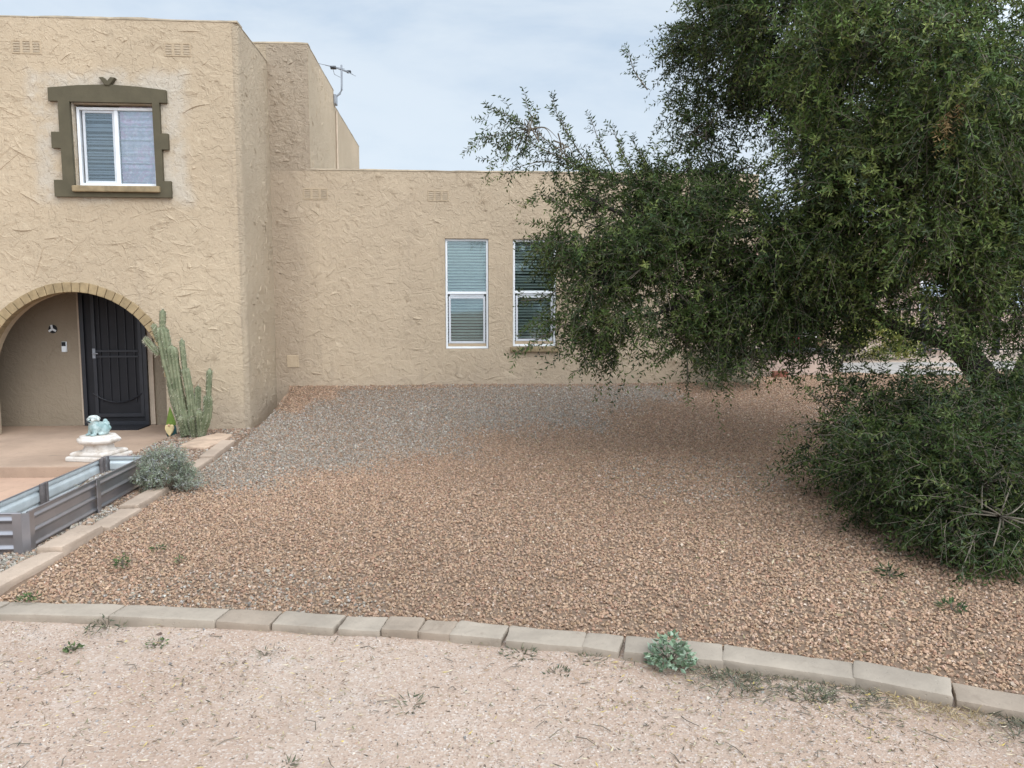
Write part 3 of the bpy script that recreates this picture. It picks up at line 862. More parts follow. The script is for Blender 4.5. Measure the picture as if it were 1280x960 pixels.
# ------------------------------------------------------------------ wall ornament
orn = empty('wall_ornament', (-5.77, PY, 1.35), 'small round black and white ornament hung on the porch wall above the doorbell', 'ornament')
d = MB(); pr = [(0.0, -0.022), (0.05, -0.018), (0.062, -0.004), (0.062, 0.0)]
vs = []; fs = []
n = 18
for r_, yy in pr:
    for k in range(n):
        a = 2 * math.pi * k / n; vs.append((-5.77 + r_ * math.cos(a), PY + yy, 1.35 + r_ * math.sin(a)))
for i in range(3):
    for k in range(n): fs.append((i * n + k, i * n + (k + 1) % n, (i + 1) * n + (k + 1) % n, (i + 1) * n + k))
d.add(vs, fs); d.build('disc', M['black'], orn, smooth=True)
d = MB()
for a in (100, 215, 330):
    c, s_ = math.cos(R(a)), math.sin(R(a))
    mt = Matrix.Translation((-5.77 + 0.034 * c, PY - 0.022, 1.35 + 0.034 * s_)) @ Matrix.Rotation(-R(a), 4, 'Y')
    d.box(-0.03, 0.026, -0.004, 0.004, -0.014, 0.014, mt)
d.build('white_mark', M['white'], orn, bevel=0.003)

# ------------------------------------------------------------------ doormat
d = MB(); d.box(-5.06, -4.44, 10.98, 11.40, -0.05, -0.032)
setp(d.build('doormat', M['rubber'], None, loc=(-4.75, 11.2, -0.05), bevel=0.006), 'black doormat on the porch in front of the dark security door', 'doormat')

# ------------------------------------------------------------------ antenna
an = empty('television_antenna', (-2.18, 14.6, 5.4), 'grey television antenna on a bent mast at the edge of the tall roof', 'antenna')
d = MB(); d.tube([(-2.19, 14.62, 5.36), (-2.15, 14.6, 5.47), (-2.07, 14.6, 5.53), (-2.037, 14.6, 5.60), (-2.033, 14.6, 5.70), (-2.031, 14.6, 6.03)], 0.019, 8); d.build('mast', M['steel'], an, smooth=True)
d = MB(); d.box(-2.178, -2.13, 14.52, 14.70, 5.33, 5.50); d.build('bracket', M['steel'], an, bevel=0.01)
d = MB(); d.tube([(-2.17, 14.35, 5.93), (-1.93, 14.85, 5.97)], 0.011, 6); d.build('boom', M['steel'], an)
d = MB()
for k in range(5):
    s_ = k / 4; bx, by, bz = -2.17 + 0.24 * s_, 14.35 + 0.5 * s_, 5.93 + 0.04 * s_
    L = 0.24 - 0.03 * k
    d.tube([(bx - L, by + L * 0.4, bz + 0.07), (bx + L, by - L * 0.4, bz - 0.07)], 0.0055, 5)
d.tube([(-2.16, 14.38, 5.92), (-2.14, 14.45, 5.82), (-2.05, 14.55, 5.80)], 0.005, 5)
d.build('element', M['steel'], an)
for b_ in ((-2.20, -2.10, 14.36, 14.44, 5.90, 5.945), (-1.97, -1.89, 14.76, 14.84, 5.955, 5.99)):
    d = MB(); d.box(*b_); d.build('junction_box', M['black'], an, bevel=0.006)

# ------------------------------------------------------------------ edging blocks
GE = 'concrete edging blocks along the left side of the gravel yard'
def block(name, quad, z0, z1, mat, label, cat, group, bev=0.014, wob=0.006):
    cx_ = sum(q[0] for q in quad) / 4; cy_ = sum(q[1] for q in quad) / 4
    q = [(a + random.uniform(-wob, wob), b + random.uniform(-wob, wob)) for a, b in quad]
    t = [random.uniform(-0.004, 0.004) for _ in range(4)]
    vs = [(a, b, z0) for a, b in q] + [(a, b, z1 + e) for (a, b), e in zip(q, t)]
    mb = MB(); mb.add(vs, [(3, 2, 1, 0), (4, 5, 6, 7), (0, 1, 5, 4), (1, 2, 6, 5), (2, 3, 7, 6), (3, 0, 4, 7)])
    o = mb.build(name, mat, None, bevel=bev, loc=(cx_, cy_, z0), seg=2)
    bm = bmesh.new(); bm.from_mesh(o.data)
    bmesh.ops.subdivide_edges(bm, edges=[e for e in bm.edges if e.calc_length() > 0.05], cuts=9, use_grid_fill=True)
    bm.normal_update()
    for v_ in bm.verts:
        w_ = o.location + v_.co
        e_ = 0.006 * mnoise.noise(w_ * 9.0) + 0.0035 * mnoise.noise(w_ * 31.0)
        v_.co += v_.normal * e_
    bm.to_mesh(o.data); bm.free()
    o.data.shade_smooth(); o.data.set_sharp_from_angle(angle=R(32))
    return setp(o, label, cat, group)
def eblock(ya, yb, xa, xb, w, z1, label):
    block('edging_block', [(xa - w / 2, ya), (xa + w / 2, ya), (xb + w / 2, yb), (xb - w / 2, yb)], -0.06, z1, M['edging'], label, 'edging block', GE, 0.016, 0.012)
eblock(4.40, 5.10, -2.70, -2.655, 0.15, 0.065, 'tan edging block nearest the driveway curb at the lower left')
eblock(5.12, 5.66, -2.675, -2.655, 0.16, 0.085, 'tan edging block beside the near corner of the raised bed')
eblock(5.70, 6.24, -2.625, -2.61, 0.17, 0.055, 'low sunken edging block beside the middle of the raised bed')
eblock(6.26, 6.98, -2.64, -2.63, 0.15, 0.075, 'tan edging block ending at the silvery shrub')
eblock(7.55, 8.30, -2.66, -2.67, 0.15, 0.065, 'pale edging block just behind the silvery shrub')
eblock(8.32, 9.30, -2.67, -2.72, 0.16, 0.08, 'pale edging block farthest back, next to the pinkish flagstone')
mb = MB()
fl = [(-3.22, 9.02), (-2.86, 8.92), (-2.80, 9.35), (-2.83, 9.85), (-3.05, 9.98), (-3.2, 9.6)]
mb.add([(a, b, 0.0) for a, b in fl] + [(a, b, 0.062) for a, b in fl], [tuple(range(6))[::-1], tuple(range(6, 12))] + [(i, (i + 1) % 6, 6 + (i + 1) % 6, 6 + i) for i in range(6)])
setp(mb.build('flagstone', M['flag'], None, bevel=0.015, loc=(-3.0, 9.4, 0)), 'flat pinkish flagstone lying at the foot of the cactus', 'flagstone')

# front curb
CF = [(-2.45, 4.118), (-1.76, 4.009), (-1.191, 3.906), (-0.901, 3.834), (-0.571, 3.771), (-0.161, 3.693), (0.006, 3.653), (0.26, 3.561), (0.628, 3.438), (0.795, 3.367), (1.227, 3.231), (1.742, 3.002), (2.082, 2.851)]
CFx = [c[0] for c in CF]; CFy = [c[1] for c in CF]
joints = [-3.15, -2.46, -1.80, -1.22, -0.925, -0.585, -0.36, -0.165, 0.006, 0.265, 0.645, 0.82, 1.265, 1.80, 2.135, 2.75]
CL = ['long tan curb block at the left edge, cut off by the frame', 'long curb block third from the big weed side at far left, full length', 'pale curb block with a small weed growing at its left joint', 'short stained curb block, the leftmost of the darker ones', 'pale curb block directly right of the leftmost darker stained one', 'short pale curb block just left of the two adjoining darker ones', 'left one of the two adjoining short darker curb blocks', 'right one of the two adjoining short darker curb blocks',
      'pale curb block directly right of the two adjoining darker ones', 'pale curb block with dark weeds at its foot', 'short square curb block left of the leafy weed', 'curb block half hidden behind the leafy green weed', 'long pale curb block right of the leafy green weed', 'long grey curb block second from the right edge', 'low worn curb block at the right edge of the picture', 'curb block past the right edge of the picture']
CL[1] = 'second curb block from the left edge of the picture'
GC = 'concrete curb blocks between driveway and gravel yard'
for i in range(len(joints) - 1):
    xa, xb = joints[i] + 0.0035, joints[i + 1] - 0.0035
    ya, yb = float(curb_y(xa)), float(curb_y(xb))
    fa = float(np.interp(xa, CFx, CFy)) if xa > -2.4 else ya - 0.19
    fb = float(np.interp(xb, CFx, CFy)) if xb < 2.08 else yb - 0.17
    dx, dy = xb - xa, yb - ya; L = math.hypot(dx, dy); nx_, ny_ = dy / L, -dx / L
    w = 0.175
    # split long blocks is not needed: each block is straight
    q = [(xa + nx_ * w, ya + ny_ * w), (xb + nx_ * w, yb + ny_ * w), (xb, yb), (xa, ya)]
    zt = (0.040 if i < 11 else 0.046) + random.uniform(-0.003, 0.004)
    if i == 14: zt = 0.034
    block('curb_block', q, -0.08, zt, M['curbdark'] if i in (6, 7, 3, 14) else M['curb'], CL[i], 'curb block', GC, 0.013, 0.004)

# ------------------------------------------------------------------ raised bed
bed = empty('raised_garden_bed', (-3.03, 6.2, 0.0), 'long low corrugated steel raised bed, taupe outside and galvanised inside', 'planter')
def corr_profile(z0, z1, amp, ribs, K):
    out = []
    for i in range(K + 1):
        s_ = i / K; ph = s_ * ribs
        out.append((z0 + (z1 - z0) * s_, amp * math.exp(-((ph % 1.0 - 0.55) / 0.125) ** 2)))
    return out
def corr_panel(a, b, z0, z1, nrm, amp=0.0155, ribs=3.0, thick=0.0015):
    a = Vector((a[0], a[1], 0)); b = Vector((b[0], b[1], 0)); n = Vector((nrm[0], nrm[1], 0))
    pf = corr_profile(z0, z1, amp, ribs * (z1 - z0) / 0.29, 60)
    out = MB(); inn = MB()
    for mb, off in ((out, thick), (inn, -thick)):
        vs = []
        for z, e in pf:
            for p in (a, b):
                q = p + n * (e + off); vs.append((q.x, q.y, z))
        mb.add(vs, [(2 * i, 2 * i + 1, 2 * i + 3, 2 * i + 2) for i in range(len(pf) - 1)])
    return out, inn
bx0, bx1, by0, by1, bz0, bz1 = -3.21, -2.87, 5.22, 7.22, 0.0, 0.29
pan = [((bx1, by0 + 0.03), (bx1, by1 - 0.02), (1, 0)), ((bx0, by0 + 0.03), (bx0, by1 - 0.02), (-1, 0)), ((bx0 + 0.03, by0), (bx1 - 0.02, by0), (0, -1)), ((bx0 + 0.02, by1), (bx1 - 0.02, by1), (0, 1))]
for a, b, n in pan:
    o_, i_ = corr_panel(a, b, bz0 - (0.2 if n[0] < 0 else 0), bz1, n)
    po = o_.build('side_panel', M['purple'], bed, smooth=True, angle=60)
    i_.build('inner_face', M['galv'], po, smooth=True, angle=60)
rimm = MB()
for a, b, n in pan:
    rimm.tube([(a[0], a[1], bz1), (b[0], b[1], bz1)], 0.006, 8)
rimm.build('rolled_rim', M['purple'], bed, smooth=True)
def corner(cx_, cy_, sx, sy):
    mb = MB(); w = 0.05
    pts = [(cx_, cy_ - sy * w * 1.4), (cx_, cy_ - sy * 0.02), (cx_ - sx * 0.02, cy_), (cx_ - sx * w * 1.4, cy_)]
    off = 0.026
    pts = [(p[0] + sx * off * (0.9 if k < 2 else 0.35 if k == 2 else 0), p[1] + sy * off * (0.9 if k > 1 else 0.35 if k == 1 else 0)) for k, p in enumerate(pts)]
    vs = [(p[0], p[1], z) for z in (bz0 - 0.01, bz1 + 0.004) for p in pts]
    mb.add(vs, [(i, i + 1, 5 + i, 4 + i) for i in range(3)])
    o = mb.build('corner_post', M['purple'], bed)
    o.modifiers.new('thickness', 'SOLIDIFY').thickness = 0.004
for sx, sy in ((1, -1), (-1, -1), (1, 1), (-1, 1)):
    corner(bx1 if sx > 0 else bx0, by0 if sy < 0 else by1, sx, sy)
mb = MB(); mb.box(bx1 + 0.024, bx1 + 0.029, 6.19, 6.25, 0.0, bz1 + 0.004); mb.build('outer_brace', M['purple'], bed, bevel=0.002)
for yy in (6.10, 7.10):
    mb = MB()
    for k in range(4):
        mb.box(bx0 + 0.004, bx0 + 0.03 - 0.008 * (k % 2), yy - 0.05 + 0.026 * k, yy - 0.026 + 0.026 * k, 0.02, bz1 + 0.012)
    mb.build('inner_brace', M['brace'], bed, bevel=0.003)
# fill: gravelly soil in the bed
xx = np.linspace(bx0 + 0.004, bx1 - 0.004, 10); yy = np.linspace(by0 + 0.01, by1 - 0.01, 50)
XX, YY = np.meshgrid(xx, yy)
ZZ = 0.10 + 0.06 * sm(5.2, 7.2, YY) + 0.02 * np.sin(XX * 14) * np.sin(YY * 7)
idx = np.arange(XX.size).reshape(XX.shape)
Ff = np.stack([idx[:-1, :-1], idx[:-1, 1:], idx[1:, 1:], idx[1:, :-1]], -1).reshape(-1, 4)
npmesh('soil_fill', np.stack([XX, YY, ZZ], -1), Ff, M['soil'], bed)
n = 2600
x, y = scatter(n, bx0 + 0.02, bx1 - 0.02, by0 + 0.03, by1 - 0.03)
z = 0.10 + 0.06 * sm(5.2, 7.2, y) + 0.02 * np.sin(x * 14) * np.sin(y * 7)
so = stones('fill_gravel', x, y, z, np.clip(RNG.lognormal(math.log(0.009), 0.3, n), 0.004, 0.02), pick([(0.42, 0.40, 0.37), (0.3, 0.28, 0.26), (0.52, 0.5, 0.47), (0.36, 0.3, 0.24)], [4, 3, 2, 2], n), 'grey gravel lying inside the raised bed')
# dry weeds in the bed belong to its fill
def blades(n, c, rad, h, w, cols, lean=0.5, curve=0.3, up=True, rng=RNG):
    """narrow blades from a base disc, each of 3 segments, one mesh (V,F,C)"""
    ang = rng.uniform(0, 2 * np.pi, n); rr = rad * 0.35 * np.sqrt(rng.uniform(0, 1, n))
    b = np.stack([c[0] + rr * np.cos(ang), c[1] + rr * np.sin(ang), np.full(n, c[2])], -1)
    a2 = ang + rng.normal(0, 0.5, n); le = lean * np.sqrt(rng.uniform(0, 1, n))
    d = np.stack([np.cos(a2) * np.sin(le), np.sin(a2) * np.sin(le), np.cos(le)], -1)
    H = h * rng.uniform(0.55, 1.0, n)
    side = norm(np.cross(d, rng.normal(0, 1, (n, 3))))
    W = w * rng.uniform(0.7, 1.2, n)
    segs = []
    for s_ in (0, 0.4, 0.75, 1.0):
        p = b + d * (H * s_)[:, None] + np.stack([np.cos(a2), np.sin(a2), -0.6 * np.ones(n)], -1) * (curve * H * s_ * s_)[:, None]
        ww = W * (0.7, 1.0, 0.7, 0.08)[(0, 0.4, 0.75, 1.0).index(s_)]
        segs.append(p + side * ww[:, None] / 2); segs.append(p - side * ww[:, None] / 2)
    V = np.stack(segs, 1).reshape(-1, 3)
    i = np.arange(n)[:, None, None] * 8
    F = (i + np.array([[[0, 1, 3, 2], [2, 3, 5, 4], [4, 5, 7, 6]]])).reshape(-1, 4)
    C = np.repeat(pick(cols, [1] * len(cols), n, 0.15), 8, axis=0)
    return V, F, C
def merge(parts):
    V = []; F = []; C = []; k = 0
    for v, f, c in parts:
        V.append(v); F.append(f + k); C.append(c); k += len(v)
    return np.concatenate(V), np.concatenate(F), np.concatenate(C)
pp = [blades(26, (RNG.uniform(bx0 + 0.06, bx1 - 0.06), yv, 0.14), 0.08, 0.09, 0.004, [(0.42, 0.36, 0.26), (0.3, 0.28, 0.2), (0.25, 0.26, 0.2)], 1.1, 0.4) for yv in RNG.uniform(6.3, 7.15, 16)]
V, F, C = merge(pp); npmesh('dry_weeds', V, F, M['litter'], bed, C)

# ------------------------------------------------------------------ pedestal and statue
ped = empty('stone_pedestal', (-4.05, 8.93, -0.05), 'low white cast stone pedestal with stepped base on the porch edge', 'pedestal')
d = MB()
for z0_, z1_, r0, r1 in ((0.0, 0.055, 0.345, 0.335), (0.055, 0.10, 0.30, 0.27)):
    d.lathe((-4.05, 8.93, -0.05), [(r0, z0_), (r0, z0_ + (z1_ - z0_) * 0.65), (r1, z1_ - 0.0005)], 4, R(45 - 14))
d.build('plinth', M['cast'], ped, bevel=0.012)
d = MB(); d.lathe((-4.05, 8.93, -0.05), [(0.185, 0.0985), (0.165, 0.12), (0.155, 0.16), (0.17, 0.178)], 8, R(22.5 - 14)); d.build('shaft', M['cast'], ped, bevel=0.006)
d = MB(); d.lathe((-4.05, 8.93, -0.05), [(0.18, 0.178), (0.225, 0.195), (0.235, 0.215), (0.232, 0.232), (0.205, 0.245), (0.20, 0.262), (0.175, 0.27)], 8, R(22.5 - 14)); d.build('cap', M['cast'], ped, bevel=0.006)

def meta(name, els, res, mat, parent, off, rotz):
    mbd = bpy.data.metaballs.new('family_' + name); mbd.resolution = res; mbd.threshold = 0.3
    ob = bpy.data.objects.new('family_' + name, mbd); COL.objects.link(ob)
    for c, r_, st in els:
        e = mbd.elements.new(type='ELLIPSOID' if isinstance(r_, tuple) else 'BALL')
        e.co = c; e.stiffness = st
        if isinstance(r_, tuple):
            m_ = max(r_); e.radius = m_ * 1.5; e.size_x, e.size_y, e.size_z = [q / m_ for q in r_]
        else:
            e.radius = r_ * 1.5
    bpy.context.view_layer.update()
    dg = bpy.context.evaluated_depsgraph_get()
    me = bpy.data.meshes.new_from_object(ob.evaluated_get(dg))
    me.name = name
    bpy.data.objects.remove(ob); bpy.data.metaballs.remove(mbd)
    me.transform(Matrix.Translation(Vector(off) - base_of(parent)) @ Matrix.Rotation(rotz, 4, 'Z') @ Matrix.Scale(0.88, 4))
    me.shade_smooth(); me.materials.clear(); me.materials.append(mat)
    o = bpy.data.objects.new(name, me); COL.objects.link(o); o.parent = parent
    return o
SZ = 0.22
stt = empty('lion_dog_statue', (-4.05, 8.93, SZ), 'weathered teal and white guardian lion statue on the white pedestal', 'statue')
rot = R(-122)   # local +x is the way it faces: to the camera and its left
U = []
def E(x, y, z, r_, st=2.0): U.append(((x, y, z), r_, st))
E(-0.04, 0, 0.08, (0.088, 0.08, 0.08)); E(0.035, 0, 0.105, (0.082, 0.08, 0.085)); E(0.05, 0, 0.155, (0.055, 0.058, 0.05))
for s_ in (-1, 1):
    E(-0.05, s_ * 0.06, 0.05, (0.06, 0.035, 0.05)); E(0.0, s_ * 0.068, 0.018, (0.045, 0.024, 0.02))
    E(0.07, s_ * 0.045, 0.075, (0.028, 0.026, 0.06)); E(0.085, s_ * 0.047, 0.03, (0.024, 0.024, 0.04)); E(0.105, s_ * 0.048, 0.014, (0.036, 0.027, 0.016))
E(-0.115, 0.0, 0.12, (0.035, 0.045, 0.05)); E(-0.125, 0.03, 0.075, (0.03, 0.03, 0.03)); E(-0.12, -0.035, 0.085, (0.03, 0.03, 0.035)); E(-0.10, 0.0, 0.165, (0.025, 0.03, 0.03))
E(0.065, 0, 0.195, (0.052, 0.055, 0.045)); E(0.105, 0, 0.182, (0.032, 0.042, 0.026))
meta('body', U, 0.009, M['glaze'], stt, (-4.05, 8.93, SZ), rot)
U = []
for k in range(9):
    a = math.pi * (k / 8 - 0.5) * 1.5 + math.pi
    E(0.06 + 0.056 * math.cos(a), 0.06 * math.sin(a), 0.205 + 0.01 * (k % 2), 0.022)
E(0.055, 0, 0.238, (0.055, 0.058, 0.022)); E(0.09, 0.028, 0.226, 0.018); E(0.09, -0.028, 0.226, 0.018); E(0.118, 0, 0.205, (0.02, 0.03, 0.014)); E(0.11, 0.0, 0.166, (0.024, 0.03, 0.009))
meta('mane', U, 0.008, M['glazewhite'], stt, (-4.05, 8.93, SZ), rot)
face = MB(); mt = Matrix.Translation((-4.05, 8.93, SZ)) @ Matrix.Rotation(rot, 4, 'Z') @ Matrix.Scale(0.88, 4)
for c, r_ in (((0.113, 0.027, 0.206), 0.016), ((0.113, -0.027, 0.206), 0.016)):
    face = MB(); face.ell(mt @ Vector(c), (r_, r_, r_ * 0.7), 8, 6)
    face.build('eye', M['black'], stt, smooth=True)
face = MB(); face.ell(mt @ Vector((0.125, 0, 0.18)), (0.03, 0.036, 0.013), 10, 6); face.build('mouth', M['black'], stt, smooth=True)

# ------------------------------------------------------------------ cactus
cac = empty('columnar_cactus', (-3.33, 9.86, 0.0), 'tall clumping green columnar cactus against the stucco beside the arch', 'cactus')
def px3(u, v, Yd=9.85):       # baked scale of the plane the cactus grows in
    return (-3.351 + (u - 238) * 0.01032, Yd, 0.043 + (545 - v) * 0.01011)
def cstem(pts, r0, ribs=6, dy=0.0, y0=0.0):
    r0 *= 0.9
    P = [Vector(px3(u, v)) + Vector((0, y0 + dy * i / max(1, len(pts) - 1), 0)) for i, (u, v) in enumerate(pts)]
    path = []
    for i in range(len(P) - 1):
        for k in range(8): path.append(P[i].lerp(P[i + 1], k / 8))
    path.append(P[-1])
    sm_ = [sum((path[max(0, min(len(path) - 1, i + j))] for j in (-3, -1, 0, 1, 3)), Vector()) / 5 for i in range(len(path))]
    tot = sum((sm_[i + 1] - sm_[i]).length for i in range(len(sm_) - 1)); acc = 0
    n = ribs * 4; vs = []; fs = []; sp = MB()
    for i, p in enumerate(sm_):
        if i: acc += (sm_[i] - sm_[i - 1]).length
        d_ = (sm_[min(i + 1, len(sm_) - 1)] - sm_[max(i - 1, 0)]).normalized()
        a = d_.cross(Vector((0, 1, 0.02))).normalized(); b_ = d_.cross(a)
        rem = tot - acc
        rr = r0 * min(1, math.sqrt(max(0.0, 1 - (1 - min(1, rem / (r0 * 1.4))) ** 2)) + 0.06) * (0.86 + 0.14 * min(1, acc / 0.15)) * (1 + 0.13 * mnoise.noise((acc * 7.0, r0 * 90, pts[0][0])))
        for k in range(n):
            t = 2 * math.pi * k / n
            f_ = 0.68 + 0.36 * abs(math.cos(ribs * t / 2)) ** 1.0 + 0.07 * math.sin(i * 2.3 + k * 0.9)
            vs.append(p + (a * math.cos(t) + b_ * math.sin(t)) * rr * f_)
        if i % 1 == 0 and i > 0:
            for k in range(ribs):
                t = 2 * math.pi * k / ribs
                dirv = a * math.cos(t) + b_ * math.sin(t)
                q = p + dirv * rr * 1.01
                for _ in range(5):
                    e = (dirv + Vector((random.gauss(0, 0.6), random.gauss(0, 0.6), random.gauss(0, 0.6)))).normalized() * random.uniform(0.015, 0.038)
                    sd = e.cross(Vector((0.3, 0.5, 0.8))).normalized() * 0.0034
                    sp.add([q - sd, q + sd, q + e], [(0, 1, 2)])
    for i in range(len(sm_) - 1):
        for k in range(n): fs.append((i * n + k, i * n + (k + 1) % n, (i + 1) * n + (k + 1) % n, (i + 1) * n + k))
    fs.append(tuple(range((len(sm_) - 1) * n, len(sm_) * n)))
    mb = MB(); mb.add(vs, fs); ns_ = len(fs)
    mb.add(sp.v, sp.f)
    o = mb.build('stem', M['cactus'], cac, smooth=True, angle=70)
    o.data.materials.append(M['spine'])
    for pg in o.data.polygons[ns_:]: pg.material_index = 1
cstem([(238, 548), (226, 500), (213, 440), (209, 404)], 0.085, 7, 0.0)
cstem([(210, 420), (212, 384)], 0.042, 5)
cstem([(232, 548), (226, 485), (221, 425)], 0.072, 7, -0.05)
cstem([(206, 444), (198, 434), (189, 421)], 0.045, 6, -0.03)
cstem([(206, 430), (200, 402)], 0.04, 6, -0.02)
cstem([(242, 548), (240, 490), (235, 455)], 0.058, 6, -0.03)
cstem([(236, 470), (233, 418)], 0.038, 5, 0, -0.03)
cstem([(250, 548), (261, 515), (262, 490)], 0.066, 6, -0.05)
cstem([(262, 506), (266, 455)], 0.039, 5, 0, -0.05)
cstem([(246, 548), (247, 505), (248, 480)], 0.045, 6, 0.05)
cstem([(242, 550), (243, 517)], 0.04, 6, -0.12)
cstem([(250, 550), (252, 506)], 0.05, 6, -0.09)
cstem([(234, 549), (220, 505), (214, 470)], 0.055, 6, 0.06)
cstem([(230, 549), (230, 515)], 0.04, 6, -0.1)

# ------------------------------------------------------------------ garden gnome
gn = empty('garden_gnome', (-3.67, 10.1, 0.0), 'small garden gnome with pointed green hat and cream beard beside the cactus', 'garden gnome')
gx, gy = -3.67, 10.1
d = MB(); d.lathe((gx, gy, 0.0), [(0.05, 0), (0.062, 0.02), (0.06, 0.10), (0.045, 0.16), (0.02, 0.18)], 16); d.build('body', M['teal'], gn, smooth=True)
d = MB()
hat = [(0.06, 0.15), (0.055, 0.19), (0.042, 0.24), (0.026, 0.30), (0.010, 0.36), (0.002, 0.385)]
vs = []; fs = []; n = 14
for i, (r_, z_) in enumerate(hat):
    for k in range(n):
        a = 2 * math.pi * k / n; vs.append((gx + r_ * math.cos(a) - 0.02 * (z_ - 0.15) * 2, gy + r_ * math.sin(a), z_))
for i in range(len(hat) - 1):
    for k in range(n): fs.append((i * n + k, i * n + (k + 1) % n, (i + 1) * n + (k + 1) % n, (i + 1) * n + k))
d.add(vs, fs); d.build('hat', M['green'], gn, smooth=True)
d = MB(); bp = [(-0.05, 0.155), (-0.02, 0.165), (0.0, 0.15), (0.02, 0.165), (0.05, 0.155), (0.055, 0.11), (0.035, 0.06), (0.0, 0.01), (-0.035, 0.06), (-0.055, 0.11)]
d.prism([(gx + a, b_) for a, b_ in bp], gy - 0.085, gy - 0.04); d.build('beard', M['cream'], gn, bevel=0.012)
d = MB(); d.ell((gx, gy - 0.085, 0.158), (0.016, 0.016, 0.016)); d.build('nose', M['skin'], gn, smooth=True)

# ------------------------------------------------------------------ foliage
LEAFC = np.array([(0.025, 0.043, 0.012), (0.041, 0.066, 0.017), (0.063, 0.093, 0.025), (0.115, 0.138, 0.042), (0.062, 0.084, 0.042)])
LEAFW = [22, 32, 28, 11, 7]
def foliage(blobs, per_area, rng, Lr=(0.045, 0.075), W=0.0175, twig=(0.12, 0.30), K=13, droop=0.25, cols=LEAFC, wts=LEAFW, ground=None, csize=0.2, shade=0.9, per_clump=44):
    P0 = []; D0 = []; T0 = []
    for (cx_, cy_, cz_, rx, rz) in blobs:
        ry = (rx + rz) * 0.5 * 0.8
        area = (rx * ry + rx * rz + ry * rz)
        n = int(per_area * area)
        m = max(6, int(n / per_clump))
        cd = norm(rng.normal(0, 1, (m, 3)))
        cr = np.power(rng.uniform(0.12, 1, m), 0.40)[:, None]
        cc = np.array([cx_, cy_, cz_]) + cd * cr * np.array([rx, ry, rz]) * rng.uniform(0.85, 1.08, (m, 1))
        k = rng.integers(0, m, n)
        jit = rng.normal(0, 1, (n, 3)) * csize * 0.55
        P0.append(cc[k] + jit)
        axis = norm(cd * 0.8 + rng.normal(0, 0.45, (m, 3)) + np.array([0, 0, -droop]))
        D0.append(norm(axis[k] * 0.8 + norm(jit) * 0.5 + rng.normal(0, 0.38, (n, 3))))
        T0.append(rng.uniform(0.68, 1.38, m)[k])
    return twigs(np.concatenate(P0), np.concatenate(D0), rng, Lr, W, twig, K, cols, wts, ground, np.concatenate(T0), shade)
def twigs(P0, D, rng, Lr, W, twig, K, cols, wts, ground=None, clump=None, shade=0.9):
    T = len(P0)
    TL = rng.uniform(*twig, T)
    sd = norm(np.cross(D, rng.normal(0, 1, (T, 3)))); sd2 = np.cross(D, sd)
    bend = rng.normal(0, 0.25, (T, 1)) * sd + np.array([0, 0, -0.22])
    def pt(s_): return P0[:, None] + D[:, None] * (TL[:, None] * s_)[..., None] + bend[:, None] * (TL[:, None] * s_ ** 2)[..., None]
    s_ = np.linspace(0.08, 1.0, K)[None] + rng.uniform(-0.02, 0.02, (T, K))
    lp = pt(s_)
    tang = norm(D[:, None] + 2 * bend[:, None] * s_[..., None])
    ph = (np.arange(K) * 2.4)[None] + rng.uniform(0, 6.28, (T, 1)) + rng.normal(0, 0.3, (T, K))
    rad = np.cos(ph)[..., None] * sd[:, None] + np.sin(ph)[..., None] * sd2[:, None]
    ld = norm(tang * rng.uniform(0.25, 0.9, (T, K, 1)) + rad * 0.95 + np.array([0, 0, -0.15]))
    ls = norm(np.cross(ld, rng.normal(0, 1, (T, K, 3)) + np.array([0, 0, 0.4])))
    L = rng.uniform(Lr[0], Lr[1], (T, K)) * (1 - 0.35 * s_ ** 3)
    Wd = W * rng.uniform(0.75, 1.2, (T, K))
    if ground is not None:
        tipz = (lp + ld * L[..., None])[..., 2]
        keep = (lp[..., 2] > ground(lp[..., 0], lp[..., 1]) + 0.015) & (tipz > ground(lp[..., 0], lp[..., 1]) + 0.005)
    else:
        keep = np.ones(lp.shape[:2], bool)
    tone = pick(cols, wts, T, 0.2)
    if clump is not None: tone = tone * clump[:, None]
    lc = tone[:, None] * (1 + rng.normal(0, 0.18, (T, K, 1)))
    tipmix = np.clip((s_ - 0.7) / 0.3, 0, 1)[..., None] * rng.uniform(0, 0.8, (T, 1, 1))
    lc = lc * (1 - tipmix) + np.array([0.115, 0.14, 0.036]) * tipmix
    lc = np.clip(lc * shade, 0.008, 0.4)
    keep = keep.ravel()
    V, F = leaves_mesh(lp.reshape(-1, 3)[keep], ld.reshape(-1, 3)[keep], ls.reshape(-1, 3)[keep], L.ravel()[keep], Wd.ravel()[keep])
    C = np.repeat(lc.reshape(-1, 3)[keep], 4, axis=0)
    # twig wood: 3-sided tapering sticks
    ss = np.array([0, 0.33, 0.66, 1.0]); q = pt(np.broadcast_to(ss, (T, 4)))
    rr = np.array([0.0022, 0.0018, 0.0014, 0.0007])
    VV = []
    for k in range(3):
        a = 2 * np.pi * k / 3
        VV.append(q + (np.cos(a) * sd + np.sin(a) * sd2)[:, None] * rr[None, :, None])
    TV = np.stack(VV, 2).reshape(-1, 3)       # (T,4,3)
    fq = []
    for i in range(3):
        for k in range(3):
            fq.append((i * 3 + k, i * 3 + (k + 1) % 3, (i + 1) * 3 + (k + 1) % 3, (i + 1) * 3 + k))
    TF = (np.arange(T)[:, None, None] * 12 + np.array(fq)[None]).reshape(-1, 4)
    return V, F, C, TV, TF
